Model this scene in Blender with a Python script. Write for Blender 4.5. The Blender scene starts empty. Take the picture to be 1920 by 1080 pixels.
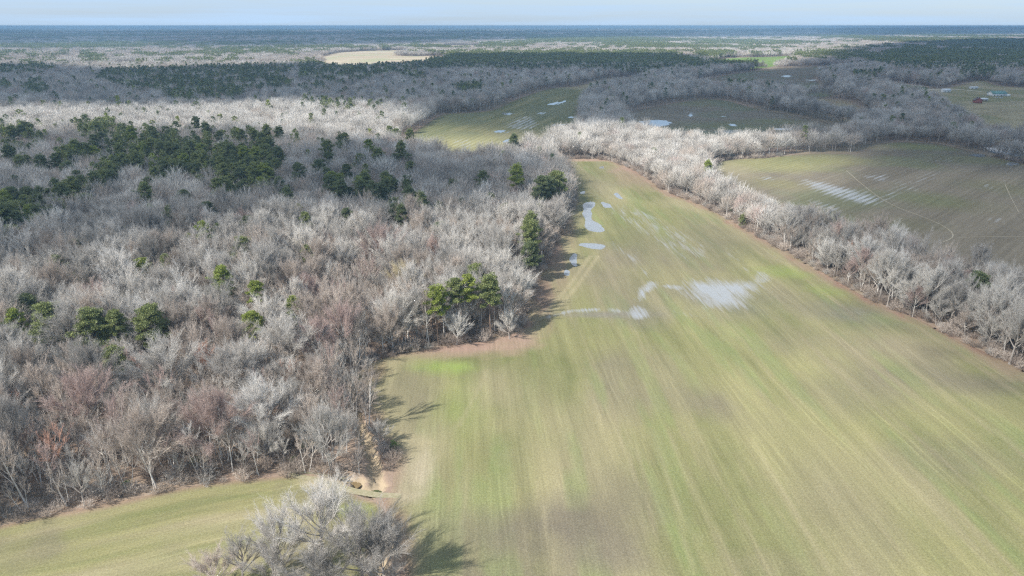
import bpy, math, random
import numpy as np
from mathutils import Vector, Matrix

# ------------------------------------------------------------------ camera, world, sun, exposure
SC = bpy.context.scene
R_ = math.radians
CAM_H = 100.0
FPX = 1280.0                       # focal length in photograph pixels (1920 wide)
PITCH = math.atan(492.0 / FPX)     # the horizon lies 492 px above the picture's middle
SUN_ELEV = 44.0
SUN_TO = (0.83, 0.56)              # where shadows point on the ground

cam_d = bpy.data.cameras.new('camera')
cam = bpy.data.objects.new('camera', cam_d)
SC.collection.objects.link(cam)
cam_d.sensor_width = 36.0
cam_d.lens = 36.0 * FPX / 1920.0
cam_d.clip_start = 1.0
cam_d.clip_end = 300000.0
cam.location = (0, 0, CAM_H)
cam.rotation_euler = (math.pi / 2 - PITCH, 0, 0)
SC.camera = cam

ce, se = math.cos(R_(SUN_ELEV)), math.sin(R_(SUN_ELEV))
un = math.hypot(*SUN_TO)
SDIR = Vector((SUN_TO[0] / un * ce, SUN_TO[1] / un * ce, -se))      # direction the light travels
sun_d = bpy.data.lights.new('sun', 'SUN')
sun_d.energy = 4.8
sun_d.angle = R_(1.1)
sun_d.color = (1.0, 0.955, 0.88)
sun = bpy.data.objects.new('sun', sun_d)
SC.collection.objects.link(sun)
sun.rotation_euler = SDIR.to_track_quat('-Z', 'Y').to_euler()

world = bpy.data.worlds.new('World')
SC.world = world
world.use_nodes = True
wn, wl = world.node_tree.nodes, world.node_tree.links
wn.clear()
w_out = wn.new('ShaderNodeOutputWorld')
w_bg = wn.new('ShaderNodeBackground')
w_sky = wn.new('ShaderNodeTexSky')
w_sky.sky_type = 'NISHITA'
w_sky.sun_disc = False
w_sky.sun_elevation = R_(SUN_ELEV)
w_sky.sun_rotation = math.atan2(-SDIR.x, -SDIR.y)
w_sky.altitude = 100
w_sky.air_density = 1.0
w_sky.dust_density = 1.2
w_sky.ozone_density = 1.5
# thin high cloud: pale, streaky, thicker near the horizon
w_co = wn.new('ShaderNodeTexCoord')
w_map = wn.new('ShaderNodeMapping')
w_map.inputs['Scale'].default_value = (1.6, 1.6, 42.0)
w_noi = wn.new('ShaderNodeTexNoise')
w_noi.inputs['Scale'].default_value = 1.7
w_noi.inputs['Detail'].default_value = 6
w_noi.inputs['Roughness'].default_value = 0.6
w_rmp = wn.new('ShaderNodeMapRange')
w_rmp.inputs['From Min'].default_value = 0.36
w_rmp.inputs['From Max'].default_value = 0.66
w_rmp.inputs['To Min'].default_value = 0.62
w_rmp.inputs['To Max'].default_value = 0.95
w_mix = wn.new('ShaderNodeMix')
w_mix.data_type = 'RGBA'
SKY_CLOUD = (3.25, 4.5, 6.1, 1)
wl.new(w_co.outputs['Generated'], w_map.inputs['Vector'])
wl.new(w_map.outputs['Vector'], w_noi.inputs['Vector'])
wl.new(w_noi.outputs['Fac'], w_rmp.inputs['Value'])
wl.new(w_rmp.outputs['Result'], w_mix.inputs[0])
wl.new(w_sky.outputs['Color'], w_mix.inputs[6])
w_mix.inputs[7].default_value = SKY_CLOUD
wl.new(w_mix.outputs[2], w_bg.inputs['Color'])
w_bg.inputs['Strength'].default_value = 0.095
wl.new(w_bg.outputs[0], w_out.inputs['Surface'])

SC.view_settings.view_transform = 'Standard'
SC.view_settings.look = 'None'
SC.view_settings.gamma = 1.0
SC.view_settings.exposure = 0.77
SC.cycles.use_denoising = False
SC.cycles.filter_width = 1.25
SC.cycles.max_bounces = 5
SC.cycles.diffuse_bounces = 3
SC.cycles.glossy_bounces = 2
SC.cycles.transmission_bounces = 2
SC.cycles.transparent_max_bounces = 12
SC.cycles.volume_bounces = 0
SC.cycles.caustics_reflective = False
SC.cycles.caustics_refractive = False

# ------------------------------------------------------------------ helpers
rng = np.random.default_rng(7)
COL = SC.collection
PROTO = bpy.data.collections.new('prototypes')      # not linked: sources of the masses only

def tag(o, label=None, cat=None, group=None, kind=None):
    if label: o['label'] = label
    if cat: o['category'] = cat
    if group: o['group'] = group
    if kind: o['kind'] = kind
    return o

def G(px, py, z=0.0):
    """photograph pixel -> point of the plane at height z"""
    a = PITCH
    cx, cy = (px - 960.0), (540.0 - py)
    dx = cx
    dy = FPX * math.cos(a) + cy * math.sin(a)
    dz = -FPX * math.sin(a) + cy * math.cos(a)
    if dz > -0.6: dz = -0.6
    t = (CAM_H - z) / -dz
    return (dx * t, dy * t)

def GP(pts, z=0.0):
    return np.array([G(x, y, z) for x, y in pts])

def proj(x, y, z=0.0):
    a = PITCH
    h = z - CAM_H
    dep = y * math.cos(a) - h * math.sin(a)
    up = y * math.sin(a) + h * math.cos(a)
    return 960 + FPX * x / dep, 540 - FPX * up / dep, dep

_tab = np.random.default_rng(11).random((256, 256))
def vnoise(x, y):
    xi, yi = np.floor(x).astype(np.int64), np.floor(y).astype(np.int64)
    fx, fy = x - xi, y - yi
    fx, fy = fx * fx * (3 - 2 * fx), fy * fy * (3 - 2 * fy)
    a = _tab[xi & 255, yi & 255]; b = _tab[(xi + 1) & 255, yi & 255]
    c = _tab[xi & 255, (yi + 1) & 255]; d = _tab[(xi + 1) & 255, (yi + 1) & 255]
    return (a * (1 - fx) + b * fx) * (1 - fy) + (c * (1 - fx) + d * fx) * fy

def fbm(x, y, n=4, g=0.5):
    s, a, t = 0, 1.0, 0
    for k in range(n):
        s = s + a * vnoise(x * 2 ** k + 17.3 * k, y * 2 ** k + 5.1 * k); t += a; a *= g
    return s / t

def chaikin(P, n=2):
    P = np.asarray(P, float)
    for _ in range(n):
        Q = np.roll(P, -1, 0)
        P = np.stack([P * .75 + Q * .25, P * .25 + Q * .75], 1).reshape(-1, 2)
    return P

def inside(X, Y, P):
    r = np.zeros(X.shape, bool)
    n = len(P); j = n - 1
    for i in range(n):
        xi, yi = P[i]; xj, yj = P[j]
        if yi != yj:
            c = ((yi > Y) != (yj > Y)) & (X < (xj - xi) * (Y - yi) / (yj - yi) + xi)
            r ^= c
        j = i
    return r

def sdist(X, Y, P, near=False):
    """signed distance to a polygon, positive inside; with the nearest point"""
    best = np.full(X.shape, 1e18); bx = np.zeros(X.shape); by = np.zeros(X.shape)
    n = len(P)
    for i in range(n):
        ax, ay = P[i]; cx, cy = P[(i + 1) % n]
        ux, uy = cx - ax, cy - ay
        L = ux * ux + uy * uy
        if L < 1e-9: continue
        t = np.clip(((X - ax) * ux + (Y - ay) * uy) / L, 0, 1)
        qx, qy = ax + t * ux, ay + t * uy
        d = (X - qx) ** 2 + (Y - qy) ** 2
        m = d < best
        best[m] = d[m]; bx[m] = qx[m]; by[m] = qy[m]
    d = np.sqrt(best)
    d = np.where(inside(X, Y, P), d, -d)
    return (d, bx, by) if near else d

def mesh_from(name, V, F, mats=(), fm=None, smooth=False, k=4):
    """V (n,3), F (m,k) arrays or a list of such arrays"""
    me = bpy.data.meshes.new(name)
    Fs = F if isinstance(F, list) else [F]
    Fs = [f for f in Fs if len(f)]
    loops = np.concatenate([f.ravel() for f in Fs]).astype(np.int32)
    tot = np.concatenate([np.full(len(f), f.shape[1], np.int32) for f in Fs])
    st = np.concatenate([[0], np.cumsum(tot)[:-1]]).astype(np.int32)
    me.vertices.add(len(V)); me.vertices.foreach_set('co', np.ascontiguousarray(V, np.float32).ravel())
    me.loops.add(len(loops)); me.loops.foreach_set('vertex_index', loops)
    me.polygons.add(len(tot)); me.polygons.foreach_set('loop_start', st); me.polygons.foreach_set('loop_total', tot)
    if fm is not None: me.polygons.foreach_set('material_index', np.asarray(fm, np.int32))
    if smooth: me.polygons.foreach_set('use_smooth', np.ones(len(tot), bool))
    for m in mats: me.materials.append(m)
    me.update(calc_edges=True)
    return me

def obj(name, me, parent=None, col=None):
    o = bpy.data.objects.new(name, me)
    (col or COL).objects.link(o)
    if parent: o.parent = parent
    return o

def grid_cells(x0, x1, y0, y1, s):
    nx, ny = max(2, int((x1 - x0) / s) + 1), max(2, int((y1 - y0) / s) + 1)
    xs, ys = np.linspace(x0, x1, nx), np.linspace(y0, y1, ny)
    X, Y = np.meshgrid(xs, ys)
    i = np.arange((nx) * (ny)).reshape(ny, nx)
    F = np.stack([i[:-1, :-1], i[:-1, 1:], i[1:, 1:], i[1:, :-1]], -1).reshape(-1, 4)
    return X.ravel(), Y.ravel(), F

def compact(F, *arrs):
    u, inv = np.unique(F, return_inverse=True)
    return (inv.reshape(F.shape),) + tuple(a[u] for a in arrs)

# ------------------------------------------------------------------ materials
def new_mat(name):
    m = bpy.data.materials.new(name); m.use_nodes = True
    n, l = m.node_tree.nodes, m.node_tree.links
    b = n['Principled BSDF']
    b.inputs['Roughness'].default_value = 0.9
    b.inputs['Specular IOR Level'].default_value = 0.2
    return m, n, l, b

def mathn(n, l, op, a, b=None, c=None):
    q = n.new('ShaderNodeMath'); q.operation = op
    for i, v in enumerate((a, b, c)):
        if v is None: continue
        if isinstance(v, (int, float)): q.inputs[i].default_value = v
        else: l.new(v, q.inputs[i])
    return q.outputs[0]

def mixc(n, l, f, a, b, mode='MIX'):
    q = n.new('ShaderNodeMix'); q.data_type = 'RGBA'; q.blend_type = mode
    for i, v in ((0, f), (6, a), (7, b)):
        if isinstance(v, (int, float)): q.inputs[i].default_value = v
        elif isinstance(v, tuple): q.inputs[i].default_value = v if len(v) == 4 else v + (1,)
        else: l.new(v, q.inputs[i])
    return q.outputs[2]

def noise(n, l, vec, scale, detail=3, rough=0.55):
    q = n.new('ShaderNodeTexNoise')
    q.inputs['Scale'].default_value = scale; q.inputs['Detail'].default_value = detail
    q.inputs['Roughness'].default_value = rough
    if vec is not None: l.new(vec, q.inputs['Vector'])
    return q.outputs['Fac']

def mapping(n, l, vec, scale=(1, 1, 1), rot=0.0):
    q = n.new('ShaderNodeMapping'); q.inputs['Scale'].default_value = scale
    q.inputs['Rotation'].default_value = (0, 0, rot); l.new(vec, q.inputs['Vector'])
    return q.outputs[0]

def rng_map(n, l, v, a, b, c, d):
    q = n.new('ShaderNodeMapRange')
    for i, x in enumerate((a, b, c, d)): q.inputs[1 + i].default_value = x
    l.new(v, q.inputs[0]); return q.outputs[0]

def wood_mat(name, col, col2=None, var=0.35, sat=0.0):
    """bark or twigs: colour varies from one tree to the next and along the wood"""
    m, n, l, b = new_mat(name)
    oi = n.new('ShaderNodeObjectInfo')
    geo = n.new('ShaderNodeNewGeometry')
    col2 = col2 or tuple(c * 0.75 for c in col)
    r1 = oi.outputs['Random']
    base = mixc(n, l, r1, col + (1,), col2 + (1,))
    ns = noise(n, l, geo.outputs['Position'], 0.9, 2)
    r7 = mathn(n, l, 'FRACT', mathn(n, l, 'MULTIPLY', r1, 7.31))
    f = mathn(n, l, 'MULTIPLY', mathn(n, l, 'MULTIPLY_ADD', r7, var, 1 - var / 2),
              mathn(n, l, 'MULTIPLY_ADD', ns, 0.5, 0.75))
    v = n.new('ShaderNodeVectorMath'); v.operation = 'SCALE'
    l.new(base, v.inputs[0]); l.new(f, v.inputs['Scale'])
    l.new(v.outputs[0], b.inputs['Base Color'])
    b.inputs['Roughness'].default_value = 0.85
    return m

M = {}
M['trunk'] = wood_mat('bark_grey', (.36, .325, .29), (.26, .23, .205))
M['trunk_pale'] = wood_mat('bark_pale', (.70, .665, .61), (.58, .545, .50), .2)
M['trunk_pine'] = wood_mat('bark_pine', (.20, .14, .105), (.15, .11, .09))
M['tw_pale'] = wood_mat('twigs_pale', (.61, .575, .525), (.49, .46, .42), .36)
M['tw_grey'] = wood_mat('twigs_grey', (.45, .42, .385), (.34, .32, .29), .42)
M['tw_warm'] = wood_mat('twigs_warm', (.50, .43, .37), (.40, .34, .29), .4)
M['tw_pink'] = wood_mat('twigs_pink', (.50, .385, .34), (.42, .32, .285), .3)
M['tw_rust'] = wood_mat('twigs_rust', (.62, .38, .28), (.55, .33, .24), .2)
M['tw_ochre'] = wood_mat('twigs_ochre', (.56, .48, .32), (.50, .43, .28), .2)
M['tw_white'] = wood_mat('twigs_white', (.68, .65, .605), (.60, .57, .53), .15)
M['tw_brush'] = wood_mat('twigs_brush', (.36, .30, .25), (.23, .185, .155), .5)

def needle_mat(name, a, b_):
    m, n, l, b = new_mat(name)
    oi = n.new('ShaderNodeObjectInfo'); geo = n.new('ShaderNodeNewGeometry')
    base = mixc(n, l, oi.outputs['Random'], a + (1,), b_ + (1,))
    ns = noise(n, l, geo.outputs['Position'], 1.4, 3)
    c = mixc(n, l, rng_map(n, l, ns, .35, .7, 0, 1), tuple(x * .7 for x in a) + (1,), base)
    l.new(c, b.inputs['Base Color'])
    b.inputs['Roughness'].default_value = 0.6
    tr = n.new('ShaderNodeBsdfTranslucent'); l.new(c, tr.inputs['Color'])
    ms = n.new('ShaderNodeMixShader'); ms.inputs[0].default_value = 0.2
    out = n['Material Output']
    l.new(b.outputs[0], ms.inputs[1]); l.new(tr.outputs[0], ms.inputs[2]); l.new(ms.outputs[0], out.inputs['Surface'])
    return m
M['nd_dark'] = needle_mat('needles_dark', (.165, .20, .095), (.21, .245, .11))
M['nd_mid'] = needle_mat('needles_mid', (.245, .28, .11), (.28, .315, .12))
M['nd_bright'] = needle_mat('needles_bright', (.29, .345, .075), (.33, .37, .095))
M['leaf_green'] = needle_mat('leaves_green', (.13, .22, .05), (.16, .26, .06))

# ------------------------------------------------------------------ fields and other open ground (outlines in photograph pixels, laid out on the ground)
FIELDS_PX = {
 'main': [(770,1250),(752,1080),(742,1000),(736,968),(725,952),(712,938),(735,925),(738,880),(745,850),(715,820),
          (700,790),(682,745),(668,705),(690,682),(740,665),(800,655),(870,645),(925,638),(975,622),(990,600),(985,578),
          (1000,540),(1020,500),(1040,462),(1060,420),(1075,385),(1078,350),(1058,320),(1030,303),(1060,298),(1110,298),
          (1150,303),(1190,320),(1225,342),(1245,360),(1300,378),(1340,398),(1380,420),(1430,450),(1480,477),(1540,510),
          (1600,545),(1650,572),(1700,592),(1745,610),(1790,634),(1840,658),(1885,678),(1930,700),(2100,790),(2300,900),(2500,1250)],
 'left': [(-500,1150),(-300,1075),(-120,1020),(0,986),(80,968),(150,955),(230,938),(300,925),(380,908),(450,900),(540,892),
          (600,890),(640,900),(655,912),(662,926),(676,934),(704,940),(722,956),(718,985),(706,1020),(690,1070),(680,1250),(-500,1300)],
 'mid': [(745,268),(770,252),(800,232),(828,214),(870,212),(905,210),(930,205),(950,194),(985,180),(1015,170),(1045,164),
         (1085,162),(1125,163),(1118,172),(1098,185),(1085,200),(1082,215),(1088,240),(1078,258),(1040,274),(1000,288),(960,302),
         (900,314),(850,312),(800,302),(758,288)],
 'centre': [(1172,213),(1205,204),(1245,197),(1285,190),(1320,185),(1360,188),(1380,193),(1410,202),(1440,208),(1480,214),
            (1520,223),(1560,231),(1596,242),(1585,258),(1550,270),(1500,275),(1400,281),(1300,280),(1240,272),(1192,256),(1174,232)],
 'upper': [(1245,166),(1290,156),(1330,147),(1380,138),(1447,128),(1513,124),(1592,124),(1590,132),(1550,137),(1524,144),
           (1535,156),(1540,165),(1572,172),(1565,182),(1510,183),(1480,172),(1440,173),(1400,172),(1340,172),(1300,166)],
 'lit': [(1335,118),(1340,113),(1373,108),(1440,107),(1488,104),(1494,106),(1480,112),(1465,122),(1430,129),(1350,129)],
 'tan': [(604,136),(608,118),(600,108),(616,103),(640,98),(700,95),(765,94),(770,100),(730,103),(765,106),(842,104),(838,112),(800,122),(753,131),(700,135),(620,136)],
 'right': [(1332,312),(1350,303),(1380,298),(1437,297),(1480,291),(1530,287),(1580,288),(1612,286),(1636,274),(1663,267),
           (1700,266),(1757,268),(1797,278),(1847,290),(1925,309),(2200,370),(2500,760),(2100,660),(1930,594),(1860,562),(1800,536),(1740,518),
           (1660,488),(1560,450),(1480,424),(1400,396),(1355,368),(1328,335)],
 'farm': [(1660,160),(1700,163),(1760,168),(1800,160),(1830,151),(1850,153),(1870,163),(1990,166),(2100,190),(1990,250),(1900,266),(1870,268),(1850,262),
          (1830,248),(1795,226),(1770,206),(1740,192),(1700,184)],
 'lawn': [(1625,157),(1655,153),(1700,158),(1745,163),(1735,172),(1700,174),(1665,170),(1640,163)],
 'clearing': [(1502,187),(1560,184),(1600,190),(1622,210),(1638,226),(1605,236),(1560,218),(1515,208)],
 'pasture': [(1072,163),(1110,155),(1140,147),(1190,145),(1215,146),(1195,158),(1165,168),(1130,170)],
 'mown': [(1845,283),(1880,278),(1925,284),(1990,296),(1990,306),(1925,298),(1880,292)],
 'far_a': [(820,86),(870,84),(910,86),(890,94),(825,94)],
 'far_b': [(150,53.5),(300,53),(420,53.5),(300,55.2),(160,55.2)],
 'far_c': [(480,54.2),(700,53.6),(860,54),(700,55.2),(520,55.2)],
 'far_d': [(1000,53.2),(1200,52.8),(1330,53.2),(1200,53.9),(1040,54)],
 'far_e': [(205,120),(260,117),(264,128),(210,130)],
 'far_g': [(-40,74),(90,72),(160,74),(60,78)], 'far_h': [(980,66),(1050,65),(1110,66.5),(1040,68.5)], 'far_i': [(60,64),(180,63),(240,64.5),(120,66)], 'far_j': [(1750,58),(1860,57.5),(1920,58.5),(1800,60)],
 'far_f': [(1560,66),(1640,64),(1700,66),(1640,71)],
}
POLY = {k: chaikin(GP(v), 2) for k, v in FIELDS_PX.items()}

C_GREEN = np.array((.20, .207, .09)); C_YEL = np.array((.33, .308, .15)); C_TAN = np.array((.40, .345, .215))
C_BROWN = np.array((.215, .185, .14)); C_PINK = np.array((.40, .275, .215)); C_LIME = np.array((.30, .40, .10))
C_GREY = np.array((.19, .175, .155)); C_RED = np.array((.27, .15, .115)); C_PALE = np.array((.50, .43, .31))

def lerp(a, b, t): return a + (b - a) * t[:, None]

def blob(X, Y, px, py, rx, ry, p=1.0, nz=0.5, rot=0.0):
    """soft patch whose centre and half-sizes are given in photograph pixels"""
    cx, cy = G(px, py)
    wx = abs(G(px + rx, py)[0] - cx)
    wy = abs(G(px, py - ry)[1] - G(px, py + ry)[1]) / 2
    u, v = (X - cx), (Y - cy)
    c, s = math.cos(rot), math.sin(rot)
    u, v = u * c - v * s, u * s + v * c
    d = np.hypot(u / wx, v / wy)
    d = d + nz * (fbm(X / (wx * .35), Y / (wy * .5), 3) - .5) * 1.2
    return np.clip(1.35 - d, 0, 1) ** p

def rows(X, Y, a):
    """coordinates across and along the drilled rows"""
    c, s = math.cos(a), math.sin(a)
    return X * c - Y * s, X * s + Y * c       # across, along (a = clockwise from +Y)

def tint_main(X, Y, sd):
    a = -0.066
    u, v = rows(X, Y, a)
    n1 = fbm(u / 9, v / 75, 4, .6); n2 = fbm(u / 26 + 9, v / 120 + 3, 3); n3 = fbm(X / 38 + 4, Y / 46, 3)
    n4 = fbm(u / 2.4 + 9, v / 60 + 3, 2)
    c = lerp(np.tile(C_GREEN, (len(X), 1)), C_YEL, np.clip((n1 - .36) * 1.8 + (fbm(X / 30 + 8, Y / 40 + 2, 3) - .45) * 1.8 + .15, 0, 1))
    c = lerp(c, C_TAN, np.clip((n2 - .50) * 2.4, 0, .6))
    c = lerp(c, C_BROWN, np.clip((n3 - .52) * 3.0 + (n1 - .5) * .8, 0, .7))
    c = lerp(c, C_TAN * .9, np.clip((n4 - .62) * 3, 0, .45))
    c = lerp(c, np.array((.22, .275, .105)), np.clip((fbm(u / 6 + 31, v / 60 + 8, 3) - .6) * 5, 0, .5))
    for px, py, rx, ry, col, st in (
        (1330,755,45,30,C_BROWN,.85), (1060,985,110,55,C_BROWN*.9,.9), (960,1010,70,50,C_BROWN*.95,.6), (1150,1030,60,40,C_BROWN,.6), (1000,890,60,60,C_TAN,.25), (1240,480,120,60,C_BROWN,.5), (1180,560,70,40,C_BROWN,.4), (1560,640,130,30,C_BROWN,.4),
        (1130,520,60,40,C_BROWN,.4), (1340,440,70,45,C_BROWN*.95,.5), (1600,590,90,25,C_GREY,.6), (1480,560,60,40,C_BROWN,.4),
        (1700,650,120,30,C_TAN*.9,.6), (1230,350,60,30,C_GREEN*.85,.6), (1160,330,60,25,C_YEL,.5), (1140,360,35,30,C_TAN,.6),
        (1780,760,160,50,C_YEL,.5), (1500,830,180,70,C_YEL*1.05,.5), (1250,700,140,60,C_YEL,.4), (1500,960,200,80,C_YEL,.35),
        (1120,640,90,30,C_YEL*.95,.45), (1350,560,90,40,C_GREY,.5), (1200,590,60,25,C_GREY,.4), (1590,545,70,12,C_LIME*.8,.55),
        (1480,510,60,12,C_LIME*.8,.45), (1700,600,70,16,C_LIME*.8,.4), (830,690,60,15,C_LIME*.95,.6), (790,684,30,12,C_LIME*.9,.45), (860,686,26,8,C_LIME,.4), (870,760,50,60,C_LIME*.8,.35),
        (1280,380,50,14,C_TAN,.6), (1420,440,60,16,C_TAN,.5), (1850,720,90,20,C_BROWN*.9,.6), (1755,660,40,16,C_BROWN*.7,.45),
        (760,730,70,50,C_BROWN,.5), (800,840,60,50,C_TAN*1.0,.5), (1150,450,30,16,C_GREEN,.6), (1210,430,70,50,C_GREEN,.35),
        (780,885,34,46,C_PALE,.95), (745,930,44,14,C_PALE,.9), (700,940,44,9,C_PALE*1.05,1.0), (745,845,20,6,C_PALE*1.15,.9),
        (775,830,40,18,C_TAN*1.1,.7), (880,1000,80,50,C_BROWN*.9,.5), (920,720,50,40,C_TAN,.45), (760,1060,30,60,C_PINK*.8,.6),
        (980,760,90,70,C_TAN,.35), (1130,820,90,80,C_TAN*.95,.3), (1300,850,80,80,C_YEL,.3), (1650,900,120,80,C_TAN*.95,.35),
        (1100,1050,120,30,C_BROWN,.4), (1450,1060,120,30,C_TAN*.8,.4), (1130,590,90,6,C_GREY*1.2,.7), (1050,520,30,60,C_TAN*.8,.5),
        (1180,940,70,60,C_BROWN,.45),(1330,940,80,50,C_GREEN*1.1,.4),(1580,740,90,40,C_BROWN*1.1,.35),(1780,860,120,40,C_BROWN*1.1,.3)):
        c = lerp(c, np.asarray(col), st * blob(X, Y, px, py, rx, ry))
    # bare, leaf-strewn margin along the wood
    e = sd + (fbm(X / 7, Y / 11, 4) - .5) * 6
    c = lerp(c, C_TAN * .85, np.clip(1 - (e - 5) / 6, 0, 1) * .5)
    edge = np.clip(1 - (e - .3) / 3.6, 0, 1) * np.clip(.3 + (fbm(X / 9 + 3, Y / 12, 3) - .3) * 2.4, .15, 1)
    pk = np.clip(1.0 - np.minimum(np.abs(X + 45) / 80, 1), 0, 0)
    ri = np.clip((X - 50) / 30, 0, 1)
    edge = np.maximum(edge, ri * np.clip(1 - (e - 2) / 4.5, 0, 1) * np.clip(.25 + (fbm(X / 7 + 13, Y / 12, 4) - .3) * 2.2, .1, .95))
    c = lerp(c, C_PINK * .9, edge * .88)
    c = lerp(c, C_RED * 1.05, edge * np.clip((fbm(X / 4, Y / 9, 3) - .5) * 4, 0, .5))
    for px, py, rx, ry, col, st in ((860,650,120,19,C_PINK,1.0), (955,634,50,16,C_PINK,.95), (1018,555,26,46,C_PINK*.75,.9), (1042,480,22,44,C_PINK*.8,.85),
                                    (1060,410,12,40,C_PINK*.7,.75), (1200,318,50,12,C_PINK*1.05,.8), (1190,335,45,18,C_PINK*.85,.5),
                                    (1880,690,40,20,C_PINK*1.0,.5), (1100,300,60,3,C_PINK*1.1,.8), (700,700,25,20,C_RED*.8,.5)):
        c = lerp(c, np.asarray(col), st * blob(X, Y, px, py, rx, ry, 1, .7))
    # wheelings
    for (x0, y0), (x1, y1), w, st in (((1010,600),(1110,480),.5,.5), ((1025,600),(1125,480),.5,.5), ((860,800),(910,690),.35,.3),
                                      ((1040,1080),(1000,900),.3,.3), ((1300,1080),(1220,800),.3,.3), ((1560,1080),(1400,820),.3,.3)):
        p, q = np.array(G(x0, y0)), np.array(G(x1, y1)); d = (q - p) / np.linalg.norm(q - p)
        off = (X - p[0]) * -d[1] + (Y - p[1]) * d[0]; al = (X - p[0]) * d[0] + (Y - p[1]) * d[1]
        m = np.clip(1.4 - np.abs(off + np.sin(al / 19) * .8) / (w * 2), 0, 1) * (al > 0) * (al < np.linalg.norm(q - p))
        c = lerp(c, C_TAN * 1.1, m * st)
    return c

def tint_left(X, Y, sd):
    a = R_(62)
    P = np.array(G(-100, 1010)), np.array(G(540, 892))
    u, v = sd, X
    n1 = fbm(u / 3.5, v / 40, 4, .6); n2 = fbm(X / 14, Y / 14, 3)
    c = lerp(np.tile(C_GREEN * 1.15, (len(X), 1)), C_YEL * .95, np.clip((n1 - .30) * 3, 0, 1))
    c = lerp(c, C_TAN, np.clip((fbm(u / 7 + 5, v / 60, 3) - .48) * 4, 0, .75))
    c = lerp(c, C_BROWN, np.clip((n2 - .55) * 3, 0, .5))
    e = sd + (n2 - .5) * 3
    c = lerp(c, C_PINK * .9, np.clip(1 - (e - .2) / 1.8, 0, 1) * .85)
    c = lerp(c, C_PALE, blob(X, Y, 610, 905, 45, 14) * .9)
    c = lerp(c, C_LIME * .8, blob(X, Y, 660, 955, 50, 12) * .4)
    return c

def tint_generic(base, other, third, a, w=14, L=120, rowamp=0.0, rw=3.0):
    def f(X, Y, sd):
        u, v = rows(X, Y, a)
        c = lerp(np.tile(np.array(base), (len(X), 1)), np.array(other), np.clip((fbm(u / w, v / L, 4) - .42) * 4, 0, 1))
        c = lerp(c, np.array(third), np.clip((fbm(X / 60 + 8, Y / 60, 3) - .5) * 4, 0, .7))
        e = sd + (fbm(X / 12, Y / 12, 2) - .5) * 8
        c = lerp(c, C_PINK * .75, np.clip(1 - e / 5, 0, 1) * .5)
        return c
    return f

A_RIGHT = None
p, q = np.array(G(1576, 409)), np.array(G(1743, 335)); d_ = q - p
A_RIGHT = math.atan2(d_[0], d_[1])
p, q = np.array(G(960, 240)), np.array(G(1073, 187)); d_ = q - p
A_MID = math.atan2(d_[0], d_[1])

def tint_right(X, Y, sd):
    c = tint_generic(C_BROWN * .92, C_BROWN * 1.15, (.19, .205, .11), A_RIGHT, 10, 160)(X, Y, sd)
    for px, py, rx, ry, col, st in ((1440,308,110,16,C_YEL,.9), (1560,300,60,10,C_YEL*.9,.7), (1500,300,100,12,C_GREEN*1.2,.6), (1640,275,50,6,C_TAN,.7),
                                    (1720,275,60,6,C_GREEN*1.2,.6), (1830,300,80,10,C_GREEN,.6), (1380,320,40,16,C_TAN,.6), (1640,420,120,16,C_GREEN*.8,.4),
                                    (1780,380,80,20,C_GREEN*.8,.4),(1860,350,70,16,C_GREEN*.8,.4),(1460,345,60,12,C_YEL*.8,.6)):
        c = lerp(c, np.asarray(col), st * blob(X, Y, px, py, rx, ry))
    return c

def tint_centre(X, Y, sd):
    c = tint_generic(C_BROWN * .95, C_BROWN * 1.15, (.18, .20, .11), -1.0, 10, 90)(X, Y, sd)
    for px, py, rx, ry, col, st in ((1370,236,110,9,C_GREEN,.65), (1190,238,40,12,C_YEL,.8), (1300,194,40,6,C_GREEN,.6), (1450,228,60,6,C_GREEN*1.1,.6)):
        c = lerp(c, np.asarray(col), st * blob(X, Y, px, py, rx, ry))
    return c

def tint_mid(X, Y, sd):
    c = tint_generic(C_GREEN * .95, C_YEL * .9, (.20, .215, .12), A_MID, 9, 130)(X, Y, sd)
    for px, py, rx, ry, col, st in ((850,270,110,16,C_YEL*1.15,.85), (1000,255,80,10,C_TAN,.55), (1080,178,50,10,C_GREEN*.9,.6), (1090,165,40,3,C_TAN,.9)):
        c = lerp(c, np.asarray(col), st * blob(X, Y, px, py, rx, ry))
    return c

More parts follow.
